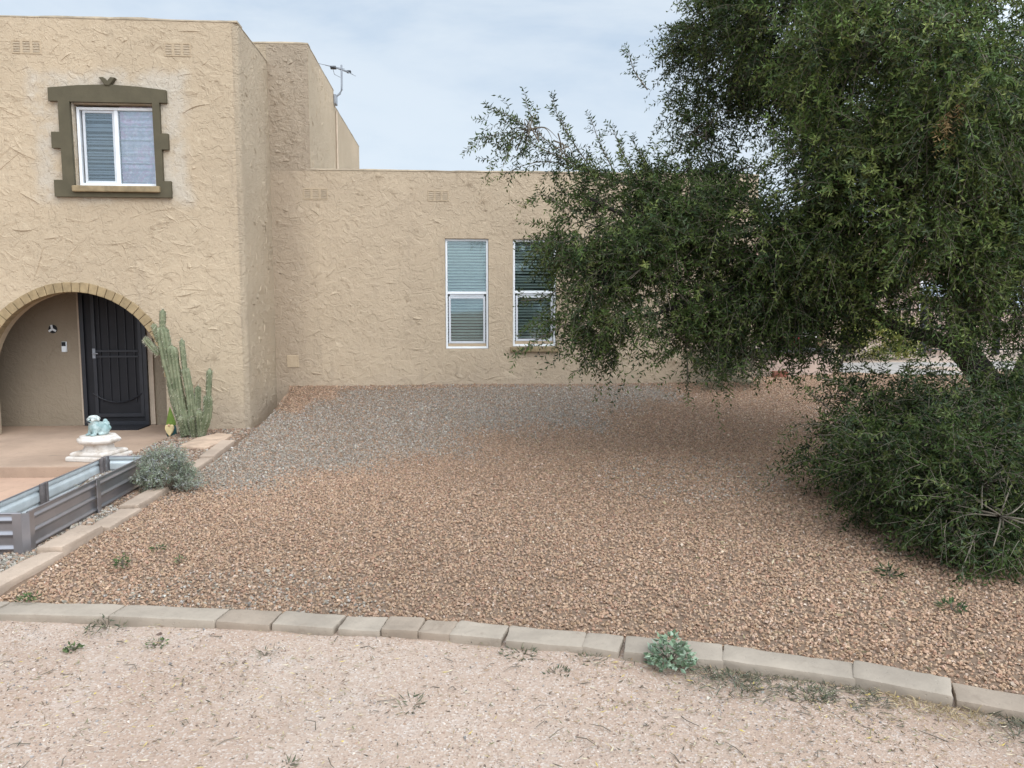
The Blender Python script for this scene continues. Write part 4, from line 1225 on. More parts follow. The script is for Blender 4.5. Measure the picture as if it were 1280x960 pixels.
def limb(mb, pts, r0, r1, rng, n=7, wob=0.03):
    pts = [Vector(p) for p in pts]; path = []
    for i in range(len(pts) - 1):
        p0, p1, p2, p3 = pts[max(i - 1, 0)], pts[i], pts[i + 1], pts[min(i + 2, len(pts) - 1)]
        for k in range(6):
            t = k / 6
            path.append(0.5 * ((2 * p1) + (p2 - p0) * t + (2 * p0 - 5 * p1 + 4 * p2 - p3) * t * t + (3 * p1 - p0 - 3 * p2 + p3) * t ** 3))
    path.append(pts[-1])
    path = [p + Vector((rng.gauss(0, wob), rng.gauss(0, wob), rng.gauss(0, wob))) * (r0 if wob > 0 else 0) * 3 for p in path]
    m = len(path) - 1
    mb.tube(path, [r0 + (r1 - r0) * (i / m) ** 0.8 for i in range(m + 1)], n)

TB = [(1.46, 7.8, 2.42, 0.54, 0.48), (2.06, 7.6, 2.60, 0.62, 0.48), (1.40, 7.4, 1.70, 0.54, 0.44), (1.97, 7.2, 1.85, 0.66, 0.52), (2.60, 7.0, 2.12, 0.58, 0.62), (2.20, 7.2, 1.34, 0.34, 0.24), (3.0, 7.1, 1.75, 0.42, 0.3),
      (2.92, 8.2, 4.42, 0.6, 0.8), (3.26, 7.5, 4.3, 0.86, 0.7), (3.52, 6.5, 3.84, 0.81, 0.88), (3.85, 5.8, 3.5, 0.79, 0.91), (3.1, 6.8, 2.05, 0.64, 0.57), (3.46, 6.4, 2.56, 0.73, 0.73), (4.05, 6, 2.45, 0.75, 0.75),
      (3.92, 6.3, 1.95, 0.72, 0.36), (4.45, 5.8, 2.02, 0.36, 0.38), (3.21, 7, 1.58, 0.44, 0.2), (5.2, 6.75, 1.5, 0.36, 0.42), (5.5, 6.9, 2.7, 0.7, 1.1), (3.6, 7, 5.0, 1.1, 0.4), (5.3, 7.6, 3.4, 1.0, 1.1), (4.3, 8.2, 3.9, 1.0, 0.9)]
TBthin = [(0.75, 8.0, 3.42, 0.34, 0.18), (1.1, 8.0, 3.2, 0.24, 0.12), (3.5, 6.7, 1.3, 0.35, 0.16), (4.3, 6.2, 1.62, 0.45, 0.22), (3.25, 6.9, 1.22, 0.3, 0.22), (5.15, 6.3, 1.5, 0.25, 0.2), (2.75, 7.0, 1.2, 0.3, 0.25), (2.55, 8, 3.42, 0.42, 0.40), (2.93, 8, 2.98, 0.42, 0.25), (2.45, 7.9, 3.0, 0.28, 0.22)]
ra = np.random.default_rng(3); rl = random.Random(3)
tree = empty('narrow_leaved_tree', (5.55, 7.25, 0.30), 'large dark green narrow leaved tree with drooping boughs on the right', 'tree')
NEAR = [b for b in TB if b[1] < 6.7]
FAR = [b for b in TB if b[1] >= 6.7]
parts = [foliage(FAR, 860, ra, K=14, shade=0.98, twig=(0.14, 0.38)), foliage(NEAR, 720, ra, K=14, shade=1.25, twig=(0.14, 0.36), wts=[12, 26, 34, 20, 8]), foliage(TBthin, 300, ra)]  # near boughs: brighter leaf colour stands in for stronger light on them
# the loose sprays at the left
SP = [[(2.08, 8.0, 2.85), (1.41, 8.0, 3.04), (0.83, 8.0, 3.43), (0.43, 8.0, 3.66)], [(1.41, 8, 3.04), (0.9, 7.95, 3.25), (0.58, 7.9, 3.4), (0.30, 7.9, 3.35)], [(1.41, 8, 3.04), (1.0, 8.05, 3.15), (0.7, 8.0, 3.1), (0.50, 8.0, 3.0)],
      [(1.5, 8, 2.95), (1.2, 8, 3.35), (1.07, 8, 3.56), (0.99, 8, 3.75)], [(1.7, 8, 2.95), (1.5, 8, 3.3), (1.40, 8, 3.56)], [(1.9, 8, 2.9), (1.7, 8, 3.3), (1.61, 8, 3.49)], [(2.1, 8, 2.9), (1.95, 8, 3.15), (1.82, 8, 3.37)],
      [(0.83, 8.0, 3.43), (0.78, 8.0, 3.58), (0.72, 8.0, 3.74)], [(1.1, 7.5, 1.5), (0.8, 7.4, 1.35), (0.58, 7.4, 1.2)], [(1.1, 7.5, 1.9), (0.85, 7.45, 1.75), (0.62, 7.4, 1.72)], [(1.1, 7.5, 2.6), (0.85, 7.6, 2.75), (0.72, 7.6, 2.7)],
      [(2.2, 7.2, 1.25), (2.2, 7.15, 1.0), (2.17, 7.1, 0.82)], [(1.2, 7.4, 1.3), (1.25, 7.3, 1.12), (1.1, 7.3, 1.02)], [(2.0, 8.1, 3.9), (1.85, 8.1, 4.1), (1.8, 8.1, 4.3)]]
branches = MB()
P0 = []; D0 = []
for s in SP:
    limb(branches, s, 0.008, 0.002, rl, 5, 0.0)
    seg = [Vector(p) for p in s]
    for i in range(len(seg) - 1):
        dv = (seg[i + 1] - seg[i]); m = max(3, int(dv.length * 21))
        for k in range(m):
            P0.append(seg[i] + dv * ((k + 0.5) / m)); D0.append(dv.normalized() + Vector((rl.gauss(0, 0.4), rl.gauss(0, 0.4), rl.gauss(0.08, 0.4))))
parts.append(twigs(np.array([tuple(p) for p in P0]), norm(np.array([tuple(p) for p in D0])), ra, (0.045, 0.07), 0.0165, (0.10, 0.22), 10, LEAFC, LEAFW))
V, F, C = merge([(p[0], p[1], p[2]) for p in parts])
npmesh('crown', V, F, M['leaf'], tree, C)
TV, TF, _ = merge([(p[3], p[4], np.zeros((1, 3))) for p in parts])
npmesh('twigs', TV, TF, M['stemwood'], tree)
tk = MB()
limb(tk, [(5.62, 7.25, 0.25), (5.45, 7.2, 0.6), (5.15, 7.1, 0.95), (4.85, 7.05, 1.25)], 0.17, 0.12, rl, 10, 0.012)
limb(tk, [(4.9, 7.05, 1.2), (4.52, 7.0, 1.36), (4.1, 7.0, 1.5), (3.3, 6.9, 1.95), (2.2, 7.3, 2.3), (1.3, 7.7, 2.75)], 0.085, 0.015, rl, 8, 0.02)
limb(tk, [(4.9, 7.05, 1.2), (4.8, 7.1, 1.9), (4.2, 7.2, 2.9), (3.3, 7.6, 3.9), (2.7, 8.0, 4.6)], 0.10, 0.02, rl, 8, 0.02)
limb(tk, [(5.45, 7.2, 0.6), (5.95, 7.5, 1.5), (5.9, 7.3, 2.8), (5.2, 6.9, 4.4)], 0.10, 0.02, rl, 8, 0.02)
limb(tk, [(4.8, 7.1, 1.9), (4.4, 6.6, 2.5), (3.9, 6.0, 3.1), (3.6, 5.7, 3.6)], 0.06, 0.012, rl, 7, 0.02)
limb(tk, [(3.3, 6.9, 1.95), (2.6, 7.0, 1.85), (1.9, 7.2, 1.6), (1.3, 7.3, 1.5)], 0.04, 0.01, rl, 7, 0.02)
tk.build('trunk', M['bark'], tree, smooth=True, angle=80)
for b_ in TB + TBthin:
    c = Vector(b_[:3])
    for _ in range(9):
        d_ = Vector((rl.gauss(0, 1), rl.gauss(-0.5, 1), rl.gauss(0.1, 0.8))).normalized()
        e = c + Vector((d_.x * b_[3], d_.y * b_[3], d_.z * b_[4])) * rl.uniform(0.75, 1.05)
        mid = c.lerp(e, 0.55) + Vector((0, 0, 0.12 * b_[4] + 0.04))
        limb(branches, [c + Vector((rl.gauss(0, 0.1), rl.gauss(0, 0.1), rl.gauss(0, 0.1))), mid, e + Vector((0, 0, -0.05))], 0.009, 0.002, rl, 5, 0.0)
branches.build('branches', M['stemwood'], tree, smooth=True)
# dead hanging sprig
pd = np.array([(3.55, 5.45, 3.05)] * 10) + ra.normal(0, 0.04, (10, 3)); dd = norm(ra.normal(0, 0.25, (10, 3)) + np.array([-0.1, 0, -1]))
v1 = twigs(pd, dd, ra, (0.04, 0.06), 0.012, (0.12, 0.28), 14, np.array([(0.30, 0.20, 0.09), (0.38, 0.26, 0.13)]), [1, 1])
npmesh('dead_sprig', v1[0], v1[1], M['litter'], tree, v1[2])

BB = [(3.31, 5.2, 0.65, 0.7, 0.45), (3.44, 4.7, 0.46, 0.54, 0.44), (3.23, 5.8, 0.54, 0.42, 0.38), (4.38, 5.6, 0.80, 0.47, 0.27), (3.45, 6, 0.82, 0.5, 0.22), (3.86, 5.6, 0.88, 0.58, 0.18), (3.12, 6, 0.45, 0.18, 0.28), (4.2, 4.8, 0.45, 0.5, 0.5), (3.22, 4.85, 0.34, 0.33, 0.24), (4.0, 5.3, 0.6, 0.7, 0.45), (3.3, 4.35, 0.34, 0.26, 0.24)]
bush = empty('dense_bush', (3.75, 5.2, 0.12), 'dark green narrow leaved bush spreading low over the gravel at right', 'bush')
gg = lambda x, y: gz(x, y)
bp_ = [foliage(BB, 950, ra, Lr=(0.038, 0.062), W=0.0155, droop=0.1, twig=(0.12, 0.28), ground=gg, csize=0.15, shade=0.78, per_clump=40)]
BS = [[(3.1, 5.9, 0.7), (2.85, 5.95, 0.72), (2.68, 5.95, 0.66)], [(3.0, 5.9, 0.45), (2.75, 5.9, 0.42), (2.55, 5.9, 0.36)], [(3.1, 6.1, 0.8), (2.95, 6.2, 0.95)], [(2.95, 5.3, 0.4), (2.7, 5.2, 0.3)], [(3.3, 6.0, 0.9), (3.1, 6.0, 1.05), (2.95, 6.0, 1.08)], [(3.2, 4.4, 0.3), (3.0, 4.2, 0.2), (2.9, 4.1, 0.16)], [(3.6, 5.8, 1.0), (3.65, 5.8, 1.2)], [(4.0, 5.6, 1.05), (3.95, 5.6, 1.25)]]
P0 = []; D0 = []
bst = MB()
for s in BS:
    limb(bst, s, 0.007, 0.002, rl, 5, 0.0)
    seg = [Vector(p) for p in s]
    for i in range(len(seg) - 1):
        dv = (seg[i + 1] - seg[i]); m = max(4, int(dv.length * 26))
        for k in range(m):
            P0.append(seg[i] + dv * ((k + 0.5) / m)); D0.append(dv.normalized() + Vector((rl.gauss(0, 0.4), rl.gauss(0, 0.4), rl.gauss(0.05, 0.4))))
bp_.append(twigs(np.array([tuple(p) for p in P0]), norm(np.array([tuple(p) for p in D0])), ra, (0.035, 0.06), 0.014, (0.10, 0.22), 10, LEAFC, LEAFW, gg))
V, F, C = merge([(p[0], p[1], p[2]) for p in bp_])
npmesh('foliage', V, F, M['leaf'], bush, C)
TV, TF, _ = merge([(p[3], p[4], np.zeros((1, 3))) for p in bp_])
TV[:, 2] = np.maximum(TV[:, 2], gz(TV[:, 0], TV[:, 1]) + 0.004)
npmesh('twigs', TV, TF, M['stemwood'], bush)
for b_ in BB:
    c = Vector(b_[:3])
    for _ in range(12):
        d_ = Vector((rl.gauss(0, 1), rl.gauss(-0.6, 1), rl.gauss(0.3, 0.6))).normalized()
        e = c + Vector((d_.x * b_[3], d_.y * b_[3], d_.z * b_[4])) * rl.uniform(0.8, 1.1)
        e.z = max(e.z, float(gz(e.x, e.y)) + 0.03)
        limb(bst, [(3.75 + rl.gauss(0, 0.15), 5.3 + rl.gauss(0, 0.15), 0.2), c + Vector((0, 0, 0.05)), e], 0.011, 0.0025, rl, 5, 0.0)
bst.build('stems', M['stemwood'], bush, smooth=True)

# ------------------------------------------------------------------ silvery shrub by the edging
sh = empty('silvery_shrub', (-2.66, 6.95, 0.02), 'rounded silvery green shrub between raised bed and gravel', 'shrub')
d = MB()
for k in range(26):
    a = k * 2.4; L = 0.28
    d.tube([(-2.60 + 0.03 * math.cos(a), 6.95 + 0.03 * math.sin(a), 0.02), (-2.60 + 0.2 * math.cos(a), 6.95 + 0.2 * math.sin(a), 0.02 + 0.22 * (0.5 + 0.5 * abs(math.sin(k))))], [0.005, 0.002], 5)
d.build('stems', M['stemwood'], sh)
SHC = np.array([(0.40, 0.43, 0.32), (0.33, 0.36, 0.265), (0.48, 0.51, 0.41), (0.24, 0.27, 0.19)])
q_ = foliage([(-2.60, 6.95, 0.19, 0.24, 0.15), (-2.62, 6.93, 0.27, 0.17, 0.12), (-2.45, 6.9, 0.14, 0.14, 0.10), (-2.76, 6.95, 0.15, 0.12, 0.10)], 2600, np.random.default_rng(8), Lr=(0.028, 0.05), W=0.0075, twig=(0.06, 0.14), K=11, droop=-1.0, cols=SHC, wts=[3, 3, 2, 2], ground=lambda a, b: gz(a, b), csize=0.05)
npmesh('foliage', q_[0], q_[1], M['leafmatte'], sh, q_[2])
q_[3][:, 2] = np.maximum(q_[3][:, 2], 0.025)
npmesh('twigs', q_[3], q_[4], M['stemwood'], sh)

# ------------------------------------------------------------------ weeds
def rosette(name, loc, label, cat, n, rad, h, L, W, cols, group=None):
    e = empty(name, loc, label, cat, group)
    ang = RNG.uniform(0, 2 * np.pi, n); rr = rad * np.sqrt(RNG.uniform(0, 1, n)); hh = h * (1 - (rr / rad) ** 2 * 0.7) * RNG.uniform(0.25, 1, n)
    b_ = np.stack([loc[0] + rr * np.cos(ang), loc[1] + rr * np.sin(ang), loc[2] + hh], -1)
    d_ = norm(np.stack([np.cos(ang), np.sin(ang), RNG.uniform(-0.3, 0.9, n)], -1) + RNG.normal(0, 0.5, (n, 3)))
    s_ = norm(np.cross(d_, RNG.normal(0, 0.6, (n, 3)) + np.array([0, 0, 1.0])))
    V, F = leaves_mesh(b_, d_, s_, RNG.uniform(0.6, 1.1, n) * L, RNG.uniform(0.7, 1.2, n) * W, 0.2)
    V[:, 2] = np.maximum(V[:, 2], loc[2] + 0.004)
    npmesh('foliage', V, F, M['leafmatte'], e, np.repeat(pick(cols, [1] * len(cols), n, 0.15), 4, axis=0))
    mb = MB()
    for k in range(max(5, n // 30)):
        a = RNG.uniform(0, 6.28); q = rad * RNG.uniform(0.3, 0.9)
        mb.tube([(loc[0], loc[1], loc[2] - 0.005), (loc[0] + q * math.cos(a) * 0.5, loc[1] + q * math.sin(a) * 0.5, loc[2] + h * 0.4), (loc[0] + q * math.cos(a), loc[1] + q * math.sin(a), loc[2] + h * RNG.uniform(0.4, 0.8))], [0.003, 0.0025, 0.001], 4)
    mb.build('stem', M['stemwood'], e)
    return e
BLUEG = [(0.18, 0.24, 0.15), (0.24, 0.305, 0.205), (0.12, 0.165, 0.10), (0.32, 0.385, 0.28)]
GREENW = [(0.09, 0.13, 0.05), (0.13, 0.17, 0.07), (0.06, 0.08, 0.04)]
DULL = [(0.14, 0.14, 0.09), (0.19, 0.17, 0.11), (0.09, 0.10, 0.065)]
rosette('leafy_weed', (0.985, 3.36, 0.0), 'bushy blue green broad leaved weed growing at the curb joint', 'weed', 270, 0.10, 0.15, 0.038, 0.024, BLUEG)
WG = 'small weeds in the gravel and driveway'
for (x_, y_, z_, lab, n, rad, h, L, W, cc) in [
    (-2.10, 4.86, 0.03, 'upright small green weed in the brown gravel at left', 60, 0.04, 0.09, 0.035, 0.012, GREENW),
    (-2.02, 5.22, 0.03, 'flat little green weed in the gravel behind the upright one', 40, 0.05, 0.03, 0.03, 0.010, GREENW),
    (-1.78, 4.95, 0.03, 'sparse pale weed in the gravel right of the upright one', 26, 0.04, 0.03, 0.03, 0.010, GREENW),
    (-2.36, 4.28, 0.045, 'low green tuft on the back edge of the curb at far left', 60, 0.055, 0.03, 0.03, 0.012, GREENW),
    (-1.82, 3.98, 0.0, 'dull grey green weed at a curb joint at left', 120, 0.10, 0.07, 0.04, 0.008, DULL),
    (-1.86, 3.72, 0.0, 'tiny bright green weed on the driveway at left', 50, 0.035, 0.03, 0.025, 0.012, GREENW),
    (-1.48, 3.75, 0.0, 'pair of tiny green sprouts on the driveway right of the bright weed', 36, 0.05, 0.025, 0.025, 0.01, GREENW),
    (-0.195, 3.075, 0.0, 'flat dark spiky weed alone in the middle of the driveway', 60, 0.07, 0.02, 0.05, 0.008, DULL),
    (0.45, 3.30, 0.0, 'dull weed on the driveway below the short square curb block', 70, 0.06, 0.03, 0.035, 0.008, DULL),
    (0.30, 3.53, 0.0, 'flat dull weed at the left end of the curb block with dark weeds', 110, 0.10, 0.025, 0.035, 0.008, DULL),
    (0.62, 3.42, 0.0, 'faint dry weed hugging the curb foot nearer the leafy weed', 70, 0.08, 0.025, 0.03, 0.007, DULL),
    (1.22, 3.16, 0.0, 'dark matted weed at the curb foot right of the leafy weed', 150, 0.11, 0.03, 0.035, 0.008, DULL),
    (1.50, 3.03, 0.0, 'low matted weed at the curb foot farther right', 120, 0.10, 0.025, 0.035, 0.008, DULL),
    (-0.92, 3.60, 0.0, 'wispy yellow green weed on the driveway below the left curb', 30, 0.06, 0.02, 0.04, 0.006, DULL),
    (0.15, 2.55, 0.0, 'small grey weed near the bottom edge of the driveway', 26, 0.03, 0.02, 0.03, 0.008, DULL),
    (-0.62, 2.68, 0.0, 'small dark spiky weed at the lower left of the driveway', 40, 0.045, 0.02, 0.04, 0.007, DULL),
    (2.62, 4.36, 0.05, 'leafy dark sprig lying on the gravel in front of the bush', 50, 0.07, 0.05, 0.05, 0.012, [(0.04, 0.065, 0.03), (0.06, 0.08, 0.035)]),
    (2.665, 3.83, 0.04, 'leafy dark sprout in the gravel near the right curb', 46, 0.055, 0.06, 0.05, 0.012, [(0.05, 0.08, 0.035), (0.07, 0.1, 0.04)])]:
    if cc is DULL: n = int(n * 0.6); h *= 0.8; rad *= 0.9
    z_ = float(gz(x_, y_)) + (0.012 if z_ > 0 else 0)
    if 'curb at far left' in lab: z_ = 0.05
    rosette('small_weed', (x_, y_, z_), lab, 'weed', n, rad, h, L, W, cc, WG)

# ------------------------------------------------------------------ litter on the driveway and gravel
n = 15000
x, y = scatter(n, -2.6, 2.6, 2.0, 4.2)
dpatch = sum(np.exp(-(((x - a_) / b_) ** 2 + ((y - c_) / d_) ** 2)) for a_, b_, c_, d_ in ((-1.65, 0.35, 3.88, 0.16), (-1.25, 0.4, 3.25, 0.25), (-2.1, 0.4, 3.3, 0.3), (-0.6, 0.3, 3.5, 0.12), (1.0, 0.5, 2.9, 0.3)))
wgt = 0.15 + 0.45 * dpatch + 0.20 * sm(0.1, 0.6, np.sin(x * 2.3 + 0.4) * np.sin(y * 3.7 + x)) + 0.30 * sm(-0.6, 1.4, x) + 0.9 * sm(0.6, 1.3, x) * sm(0.5, 0.15, curb_y(x) - 0.2 - y)
k = (y < curb_y(x) - 0.19) & (RNG.uniform(0, 1, n) < wgt)
x, y = x[k], y[k]; n = len(x)
a = RNG.uniform(0, 2 * np.pi, n)
d_ = norm(np.stack([np.cos(a), np.sin(a), RNG.normal(0, 0.16, n)], -1))
s_ = norm(np.cross(d_, np.stack([RNG.normal(0, 0.35, n), RNG.normal(0, 0.35, n), np.ones(n)], -1)))
pos = np.stack([x, y, np.full(n, 0.009) + RNG.uniform(0, 0.006, n)], -1)
V, F = leaves_mesh(pos, d_, s_, RNG.uniform(0.010, 0.042, n), RNG.uniform(0.003, 0.0075, n), 0.2)
cc = pick([(0.30, 0.21, 0.12), (0.17, 0.12, 0.08), (0.42, 0.33, 0.19), (0.20, 0.18, 0.10), (0.50, 0.38, 0.10), (0.10, 0.085, 0.06), (0.55, 0.46, 0.32)], [24, 22, 16, 16, 5, 14, 8], n)
setp(npmesh('leaf_litter', V, F, M['litter'], None, np.repeat(cc, 4, axis=0)), 'dry narrow leaves and bits of straw strewn over the driveway', None, None, 'stuff')
n = 9000
x, y = scatter(n, 0.6, 6.0, 3.0, 10.5)
dtree = np.minimum(np.hypot((x - 3.4) / 1.5, (y - 5.3) / 1.5), np.hypot((x - 2.6) / 2.0, (y - 7.6) / 1.8))
k = yard_mask(x, y) & (RNG.uniform(0, 1, n) < 0.5 * np.exp(-(dtree / 1.1) ** 2) + 0.02)
x, y = x[k], y[k]; n = len(x)
a = RNG.uniform(0, 2 * np.pi, n)
d_ = norm(np.stack([np.cos(a), np.sin(a), RNG.normal(0, 0.25, n)], -1))
s_ = norm(np.cross(d_, np.stack([RNG.normal(0, 0.4, n), RNG.normal(0, 0.4, n), np.ones(n)], -1)))
V, F = leaves_mesh(np.stack([x, y, gz(x, y) + RNG.uniform(0.010, 0.02, n)], -1), d_, s_, RNG.uniform(0.03, 0.06, n), RNG.uniform(0.007, 0.013, n), 0.2)
cc = pick([(0.30, 0.21, 0.12), (0.40, 0.32, 0.18), (0.16, 0.13, 0.07), (0.12, 0.12, 0.05), (0.46, 0.38, 0.25)], [4, 3, 3, 2, 2], n)
setp(npmesh('fallen_leaves', V, F, M['litter'], None, np.repeat(cc, 4, axis=0)), 'dry narrow leaves fallen on the gravel under the tree and bush', None, None, 'stuff')
tw = MB()
for _ in range(64):
    x_ = random.uniform(-2.4, 2.3); y_ = random.uniform(2.3, float(curb_y(x_)) - 0.24)
    a = random.uniform(0, 6.28); L = random.uniform(0.03, 0.11)
    p0 = Vector((x_, y_, 0.008)); p2 = p0 + Vector((math.cos(a) * L, math.sin(a) * L, 0.004)); p1 = p0.lerp(p2, 0.5) + Vector((random.gauss(0, 0.01), random.gauss(0, 0.01), 0.005))
    tw.tube([p0, p1, p2], [0.0022, 0.002, 0.001], 4)
setp(tw.build('fallen_twigs', M['stemwood']), 'thin dry twigs fallen on the driveway', None, None, 'stuff')
n = 9000
x, y = scatter(n, 1.0, 2.3, 2.6, 3.35)
k = (y < curb_y(x) - 0.2) & (y > curb_y(x) - 0.2 - 0.30 * RNG.uniform(0, 1, n) ** 1.5)
x, y = x[k], y[k]; n = len(x)
parts = []
for i in range(0, n, 5):
    straw = abs(x[i] - 1.95) < 0.16
    parts.append(blades(5, (x[i], y[i], 0.002), 0.06, 0.045, 0.004, [(0.40, 0.30, 0.17), (0.34, 0.26, 0.15)] if straw else [(0.13, 0.125, 0.085), (0.2, 0.17, 0.11), (0.09, 0.095, 0.065)], 1.5, 0.25))
V, F, C = merge(parts); V[:, 2] = np.maximum(V[:, 2], 0.003)
setp(npmesh('dry_grass', V, F, M['litter'], None, C), 'matted dry and greyish grass along the foot of the right curb', None, None, 'stuff')

# ------------------------------------------------------------------ right background
# grey green shrub against the wing wall
gs = empty('grey_shrub', (4.25, 11.6, 0.45), 'grey green shrub against the right end of the wing wall', 'shrub')
gc = np.array([(0.12, 0.14, 0.09), (0.17, 0.19, 0.13), (0.08, 0.10, 0.065)])
f_ = foliage([(4.25, 11.6, 0.85, 0.32, 0.38), (4.05, 11.55, 0.7, 0.25, 0.25), (4.45, 11.6, 0.72, 0.22, 0.27)], 900, ra, Lr=(0.03, 0.045), W=0.011, twig=(0.12, 0.25), K=14, droop=0.1, cols=gc, wts=[1, 1, 1], ground=gg)
npmesh('foliage', f_[0], f_[1], M['leafmatte'], gs, f_[2])
npmesh('stems', f_[3], f_[4], M['stemwood'], gs)
# low planter wall with dark top, flowers, red brick, pillar
gw = empty('low_garden_wall', (5.6, 13.3, 0.44), 'low beige stucco garden wall with a dark slab top beyond the house corner', 'garden wall')
d = MB(); d.box(4.95, 6.70, 13.2, 13.5, 0.40, 0.86); d.build('wall', M['neigh'], gw, bevel=0.015)
d = MB(); d.box(4.92, 6.70, 13.16, 13.54, 0.862, 0.93); d.build('slab', M['darktop'], gw, bevel=0.01)
pl = empty('stucco_pillar', (6.93, 13.9, 0.44), 'pale stucco pillar standing at the end of the low garden wall', 'pillar')
d = MB(); d.box(6.78, 7.08, 13.7, 14.0, 0.40, 1.36); d.build('shaft', M['stucco_wing'], pl, bevel=0.02)
d = MB(); d.box(6.74, 7.12, 13.66, 14.04, 1.362, 1.43); d.build('cap', M['stucco_wing'], pl, bevel=0.02)
fp = empty('flower_pot', (6.0, 13.35, 0.93), 'pot of red and white flowers on the low garden wall', 'flower pot')
d = MB(); d.lathe((6.0, 13.35, 0.931), [(0.10, 0), (0.14, 0.10), (0.15, 0.12), (0.13, 0.12)], 14); d.build('pot', M['darktop'], fp, smooth=True)
def flowers(n, c, sp, r_, mat, name):
    m = MB()
    for _ in range(n):
        p = Vector(c) + Vector((random.gauss(0, sp), random.gauss(0, sp * 0.5), random.gauss(0, sp * 0.5)))
        for k in range(6):
            a = k * 1.047 + random.random(); t_ = Vector((math.cos(a), -0.3, math.sin(a))) * r_
            sd = Vector((-math.sin(a), 0.1, math.cos(a))) * r_ * 0.35
            m.add([p, p + t_ * 0.55 + sd, p + t_, p + t_ * 0.55 - sd], [(0, 1, 2, 3)])
    m.build(name, mat, fp, recalc=False)
flowers(10, (5.9, 13.22, 1.10), 0.10, 0.075, M['petalred'], 'red_flowers')
flowers(10, (6.2, 13.22, 1.13), 0.07, 0.07, M['petalwhite'], 'white_flowers')
v_ = blades(160, (6.0, 13.3, 1.0), 0.25, 0.28, 0.03, GREENW, 1.2, 0.3)
npmesh('foliage', v_[0], v_[1], M['leafmatte'], fp, v_[2])
d = MB(); d.box(5.54, 5.80, 13.0, 13.12, 0.42, 0.55)
setp(d.build('red_brick', M['redbrick'], None, loc=(5.67, 13.06, 0.42), bevel=0.01), 'red brick slab lying in front of the low garden wall', 'brick')
# yellow green shrub and dark hedge shrubs beyond
def far_shrub(name, label, loc, blobs, cols, dens=260, group=None, leaf=(0.06, 0.09), W=0.03):
    e = empty(name, loc, label, 'shrub', group)
    q = foliage(blobs, dens, ra, Lr=leaf, W=W, twig=(0.2, 0.4), K=14, droop=0.0, cols=np.array(cols), wts=[1] * len(cols), ground=gg)
    npmesh('foliage', q[0], q[1], M['leafmatte'], e, q[2]); npmesh('stems', q[3], q[4], M['stemwood'], e)
far_shrub('yellow_green_shrub', 'bright yellow green shrub seen under the tree bough', (9.2, 17.2, 0.43), [(8.6, 17.2, 0.9, 0.7, 0.45), (9.5, 17.3, 1.05, 0.8, 0.5), (10.4, 17.4, 0.95, 0.6, 0.45)], [(0.28, 0.30, 0.07), (0.2, 0.25, 0.06), (0.36, 0.33, 0.10)])
DK = [(0.03, 0.05, 0.02), (0.045, 0.07, 0.028), (0.06, 0.085, 0.035)]
far_shrub('dark_hedge_shrub', 'dark tall shrub behind the low garden wall and pillar', (6.6, 15.6, 0.43), [(6.2, 15.6, 1.7, 0.9, 1.3), (7.2, 15.7, 1.9, 0.8, 1.3)], DK)
far_shrub('dark_hedge_shrub', 'dark tall shrub left of the iron fence, behind the yellow green one', (10.2, 19.4, 0.43), [(9.3, 19.4, 2.0, 1.1, 1.6), (10.8, 19.6, 1.9, 1.0, 1.3)], DK)
far_shrub('dark_hedge_shrub', 'dark tall shrub in front of the neighbouring house at far right', (15.4, 17.5, 0.43), [(15.4, 17.5, 1.5, 1.1, 1.2), (16.8, 17.6, 1.7, 1.0, 1.3)], DK)
# iron fence with pillar, neighbour house
fe = empty('iron_fence', (13.0, 18.6, 0.43), 'dark wrought iron fence of thin bars under the tree', 'fence')
d = MB()
for i in range(36):
    xx_ = 10.8 + i * 0.13; d.tube([(xx_, 18.6, 0.4), (xx_, 18.6, 1.75)], 0.009, 5)
d.build('picket', M['iron'], fe)
d = MB()
for zz in (0.6, 1.15, 1.62): d.box(10.8, 15.4, 18.585, 18.615, zz - 0.018, zz + 0.018)
d.build('rail', M['iron'], fe)
for xx_ in (11.75, 13.7, 15.4):
    d = MB(); d.box(xx_ - 0.06, xx_ + 0.06, 18.53, 18.67, 0.4, 1.95); d.build('post', M['iron'], fe, bevel=0.006)
fp2 = empty('block_pillar', (12.75, 19.6, 0.43), 'beige block pillar with a flat cap behind the iron fence', 'pillar')
d = MB(); d.box(12.45, 13.05, 19.3, 19.9, 0.4, 1.85); d.build('shaft', M['neigh'], fp2, bevel=0.02)
d = MB(); d.box(12.38, 13.12, 19.23, 19.97, 1.852, 1.95); d.build('cap', M['stucco_wing'], fp2, bevel=0.02)
nh = empty('neighbour_house', (17.0, 27.0, 0.43), 'low pinkish beige neighbouring house behind the fence', 'house')
d = MB(); d.box(8.0, 30.0, 26.0, 34.0, 0.0, 3.0); d.build('wall', M['neigh'], nh)
d = MB(); d.prism([(7.4, 3.0), (30.6, 3.0), (28.0, 4.4), (10.0, 4.4)], 25.5, 34.5); d.build('roof', M['neighroof'], nh)
for xx_ in (16.2, 19.5):
    d = MB(); rim(d, xx_, xx_ + 1.5, 1.5, 2.6, 0.09, 25.93, 25.998); w_ = d.build('window', M['white'], nh)
    d = MB(); d.box(xx_ + 0.05, xx_ + 1.45, 25.95, 25.96, 1.55, 2.55); d.build('pane', M['paleblue'], w_)
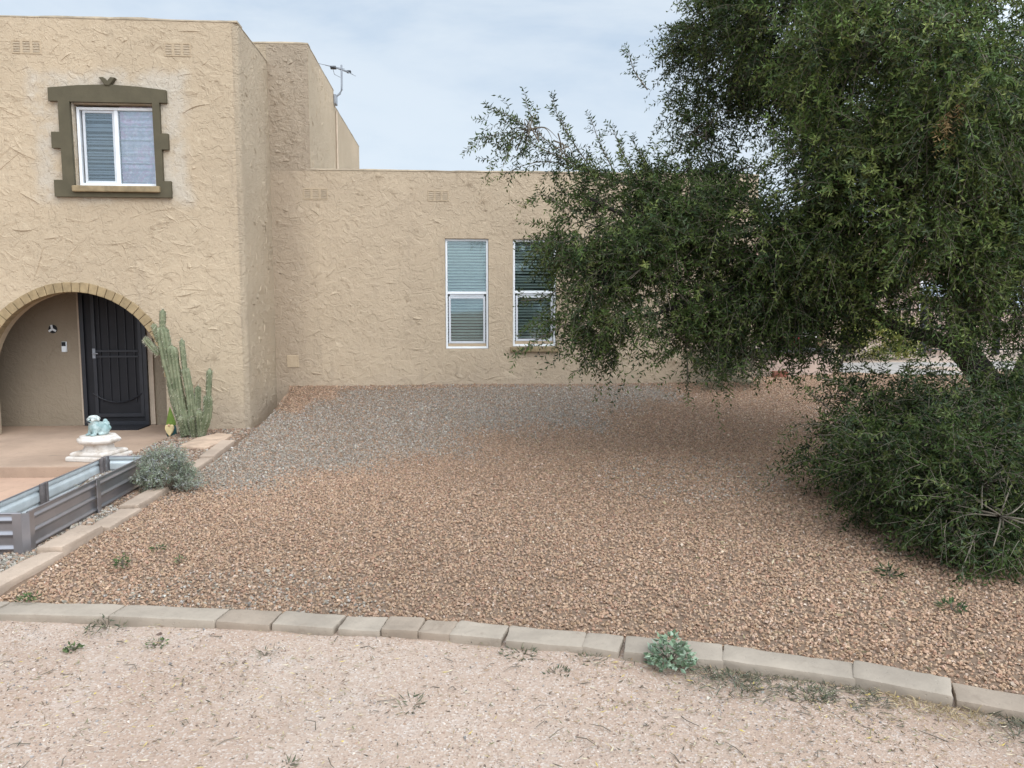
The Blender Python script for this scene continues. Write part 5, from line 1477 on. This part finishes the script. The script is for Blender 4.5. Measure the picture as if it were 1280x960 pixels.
# ------------------------------------------------------------------ world, sun, view
SUN_EL, SUN_AZ = R(46), R(152)      # azimuth clockwise from +Y: behind the camera, a little to the right
w = bpy.data.worlds.new("World"); S.world = w; w.use_nodes = True
w.node_tree.nodes.clear(); t = NT(w.node_tree)
sky = t.n('ShaderNodeTexSky', sky_type='NISHITA', sun_disc=False, sun_elevation=SUN_EL, sun_rotation=SUN_AZ, altitude=350.0, air_density=1.0, dust_density=2.0)
tc = t.n('ShaderNodeTexCoord').outputs['Generated']
sx = t.n('ShaderNodeSeparateXYZ', {0: tc})
el = sx.outputs[2]
sc = t.n('ShaderNodeMapping', {0: tc, 3: (1.0, 1.0, 3.2)})
cl = t.noise(sc.outputs[0], 1.6, 6, 0.55, 0.6)
cl2 = t.noise(sc.outputs[0], 5.0, 5, 0.6, 0.4)
f = t.ramp(t.math('MULTIPLY_ADD', cl2, 0.25, t.math('MULTIPLY', cl, 0.75)), 0.34, 0.62)
cloud = t.mix(f, (4.0, 4.95, 6.1), (5.75, 6.4, 7.0))
# overcast sky brightest overhead; low off-sun lobe added to light walls and under-crown
zen = t.math('MULTIPLY_ADD', t.ramp(el, 0.36, 0.95), 0.75, 1.0)
sd_ = (math.sin(SUN_AZ) * math.cos(SUN_EL), math.cos(SUN_AZ) * math.cos(SUN_EL), math.sin(SUN_EL))
lo_ = (math.sin(R(126)) * math.cos(R(28)), math.cos(R(126)) * math.cos(R(28)), math.sin(R(28)))
dt = t.n('ShaderNodeVectorMath', {0: tc, 1: lo_}, operation='DOT_PRODUCT').outputs['Value']
zen = t.math('ADD', zen, t.math('MULTIPLY', t.ramp(dt, -0.1, 1.0), 2.9))
cloud = t.n('ShaderNodeVectorMath', {0: cloud, 3: zen}, operation='SCALE').outputs[0]
skyc = t.mix(0.86, sky.outputs[0], cloud)
bg = t.n('ShaderNodeBackground', {0: skyc, 1: 0.1})
t.nt.links.new(bg.outputs[0], t.n('ShaderNodeOutputWorld').inputs[0])
sl = bpy.data.lights.new('sun', 'SUN'); sl.energy = 0.95; sl.angle = R(45); sl.color = (1.0, 0.95, 0.87)
so_ = bpy.data.objects.new('sun', sl); COL.objects.link(so_)
so_.rotation_euler = Vector(sd_).to_track_quat('Z', 'Y').to_euler()
so_.location = (0, -5, 20)

S.render.engine = 'CYCLES'
S.cycles.max_bounces = 6
S.cycles.diffuse_bounces = 3
S.cycles.glossy_bounces = 2
S.cycles.transparent_max_bounces = 12
S.view_settings.view_transform = 'Standard'
S.view_settings.look = 'None'
S.view_settings.exposure = 0.5
S.view_settings.gamma = 1.0
S.view_settings.use_curve_mapping = False
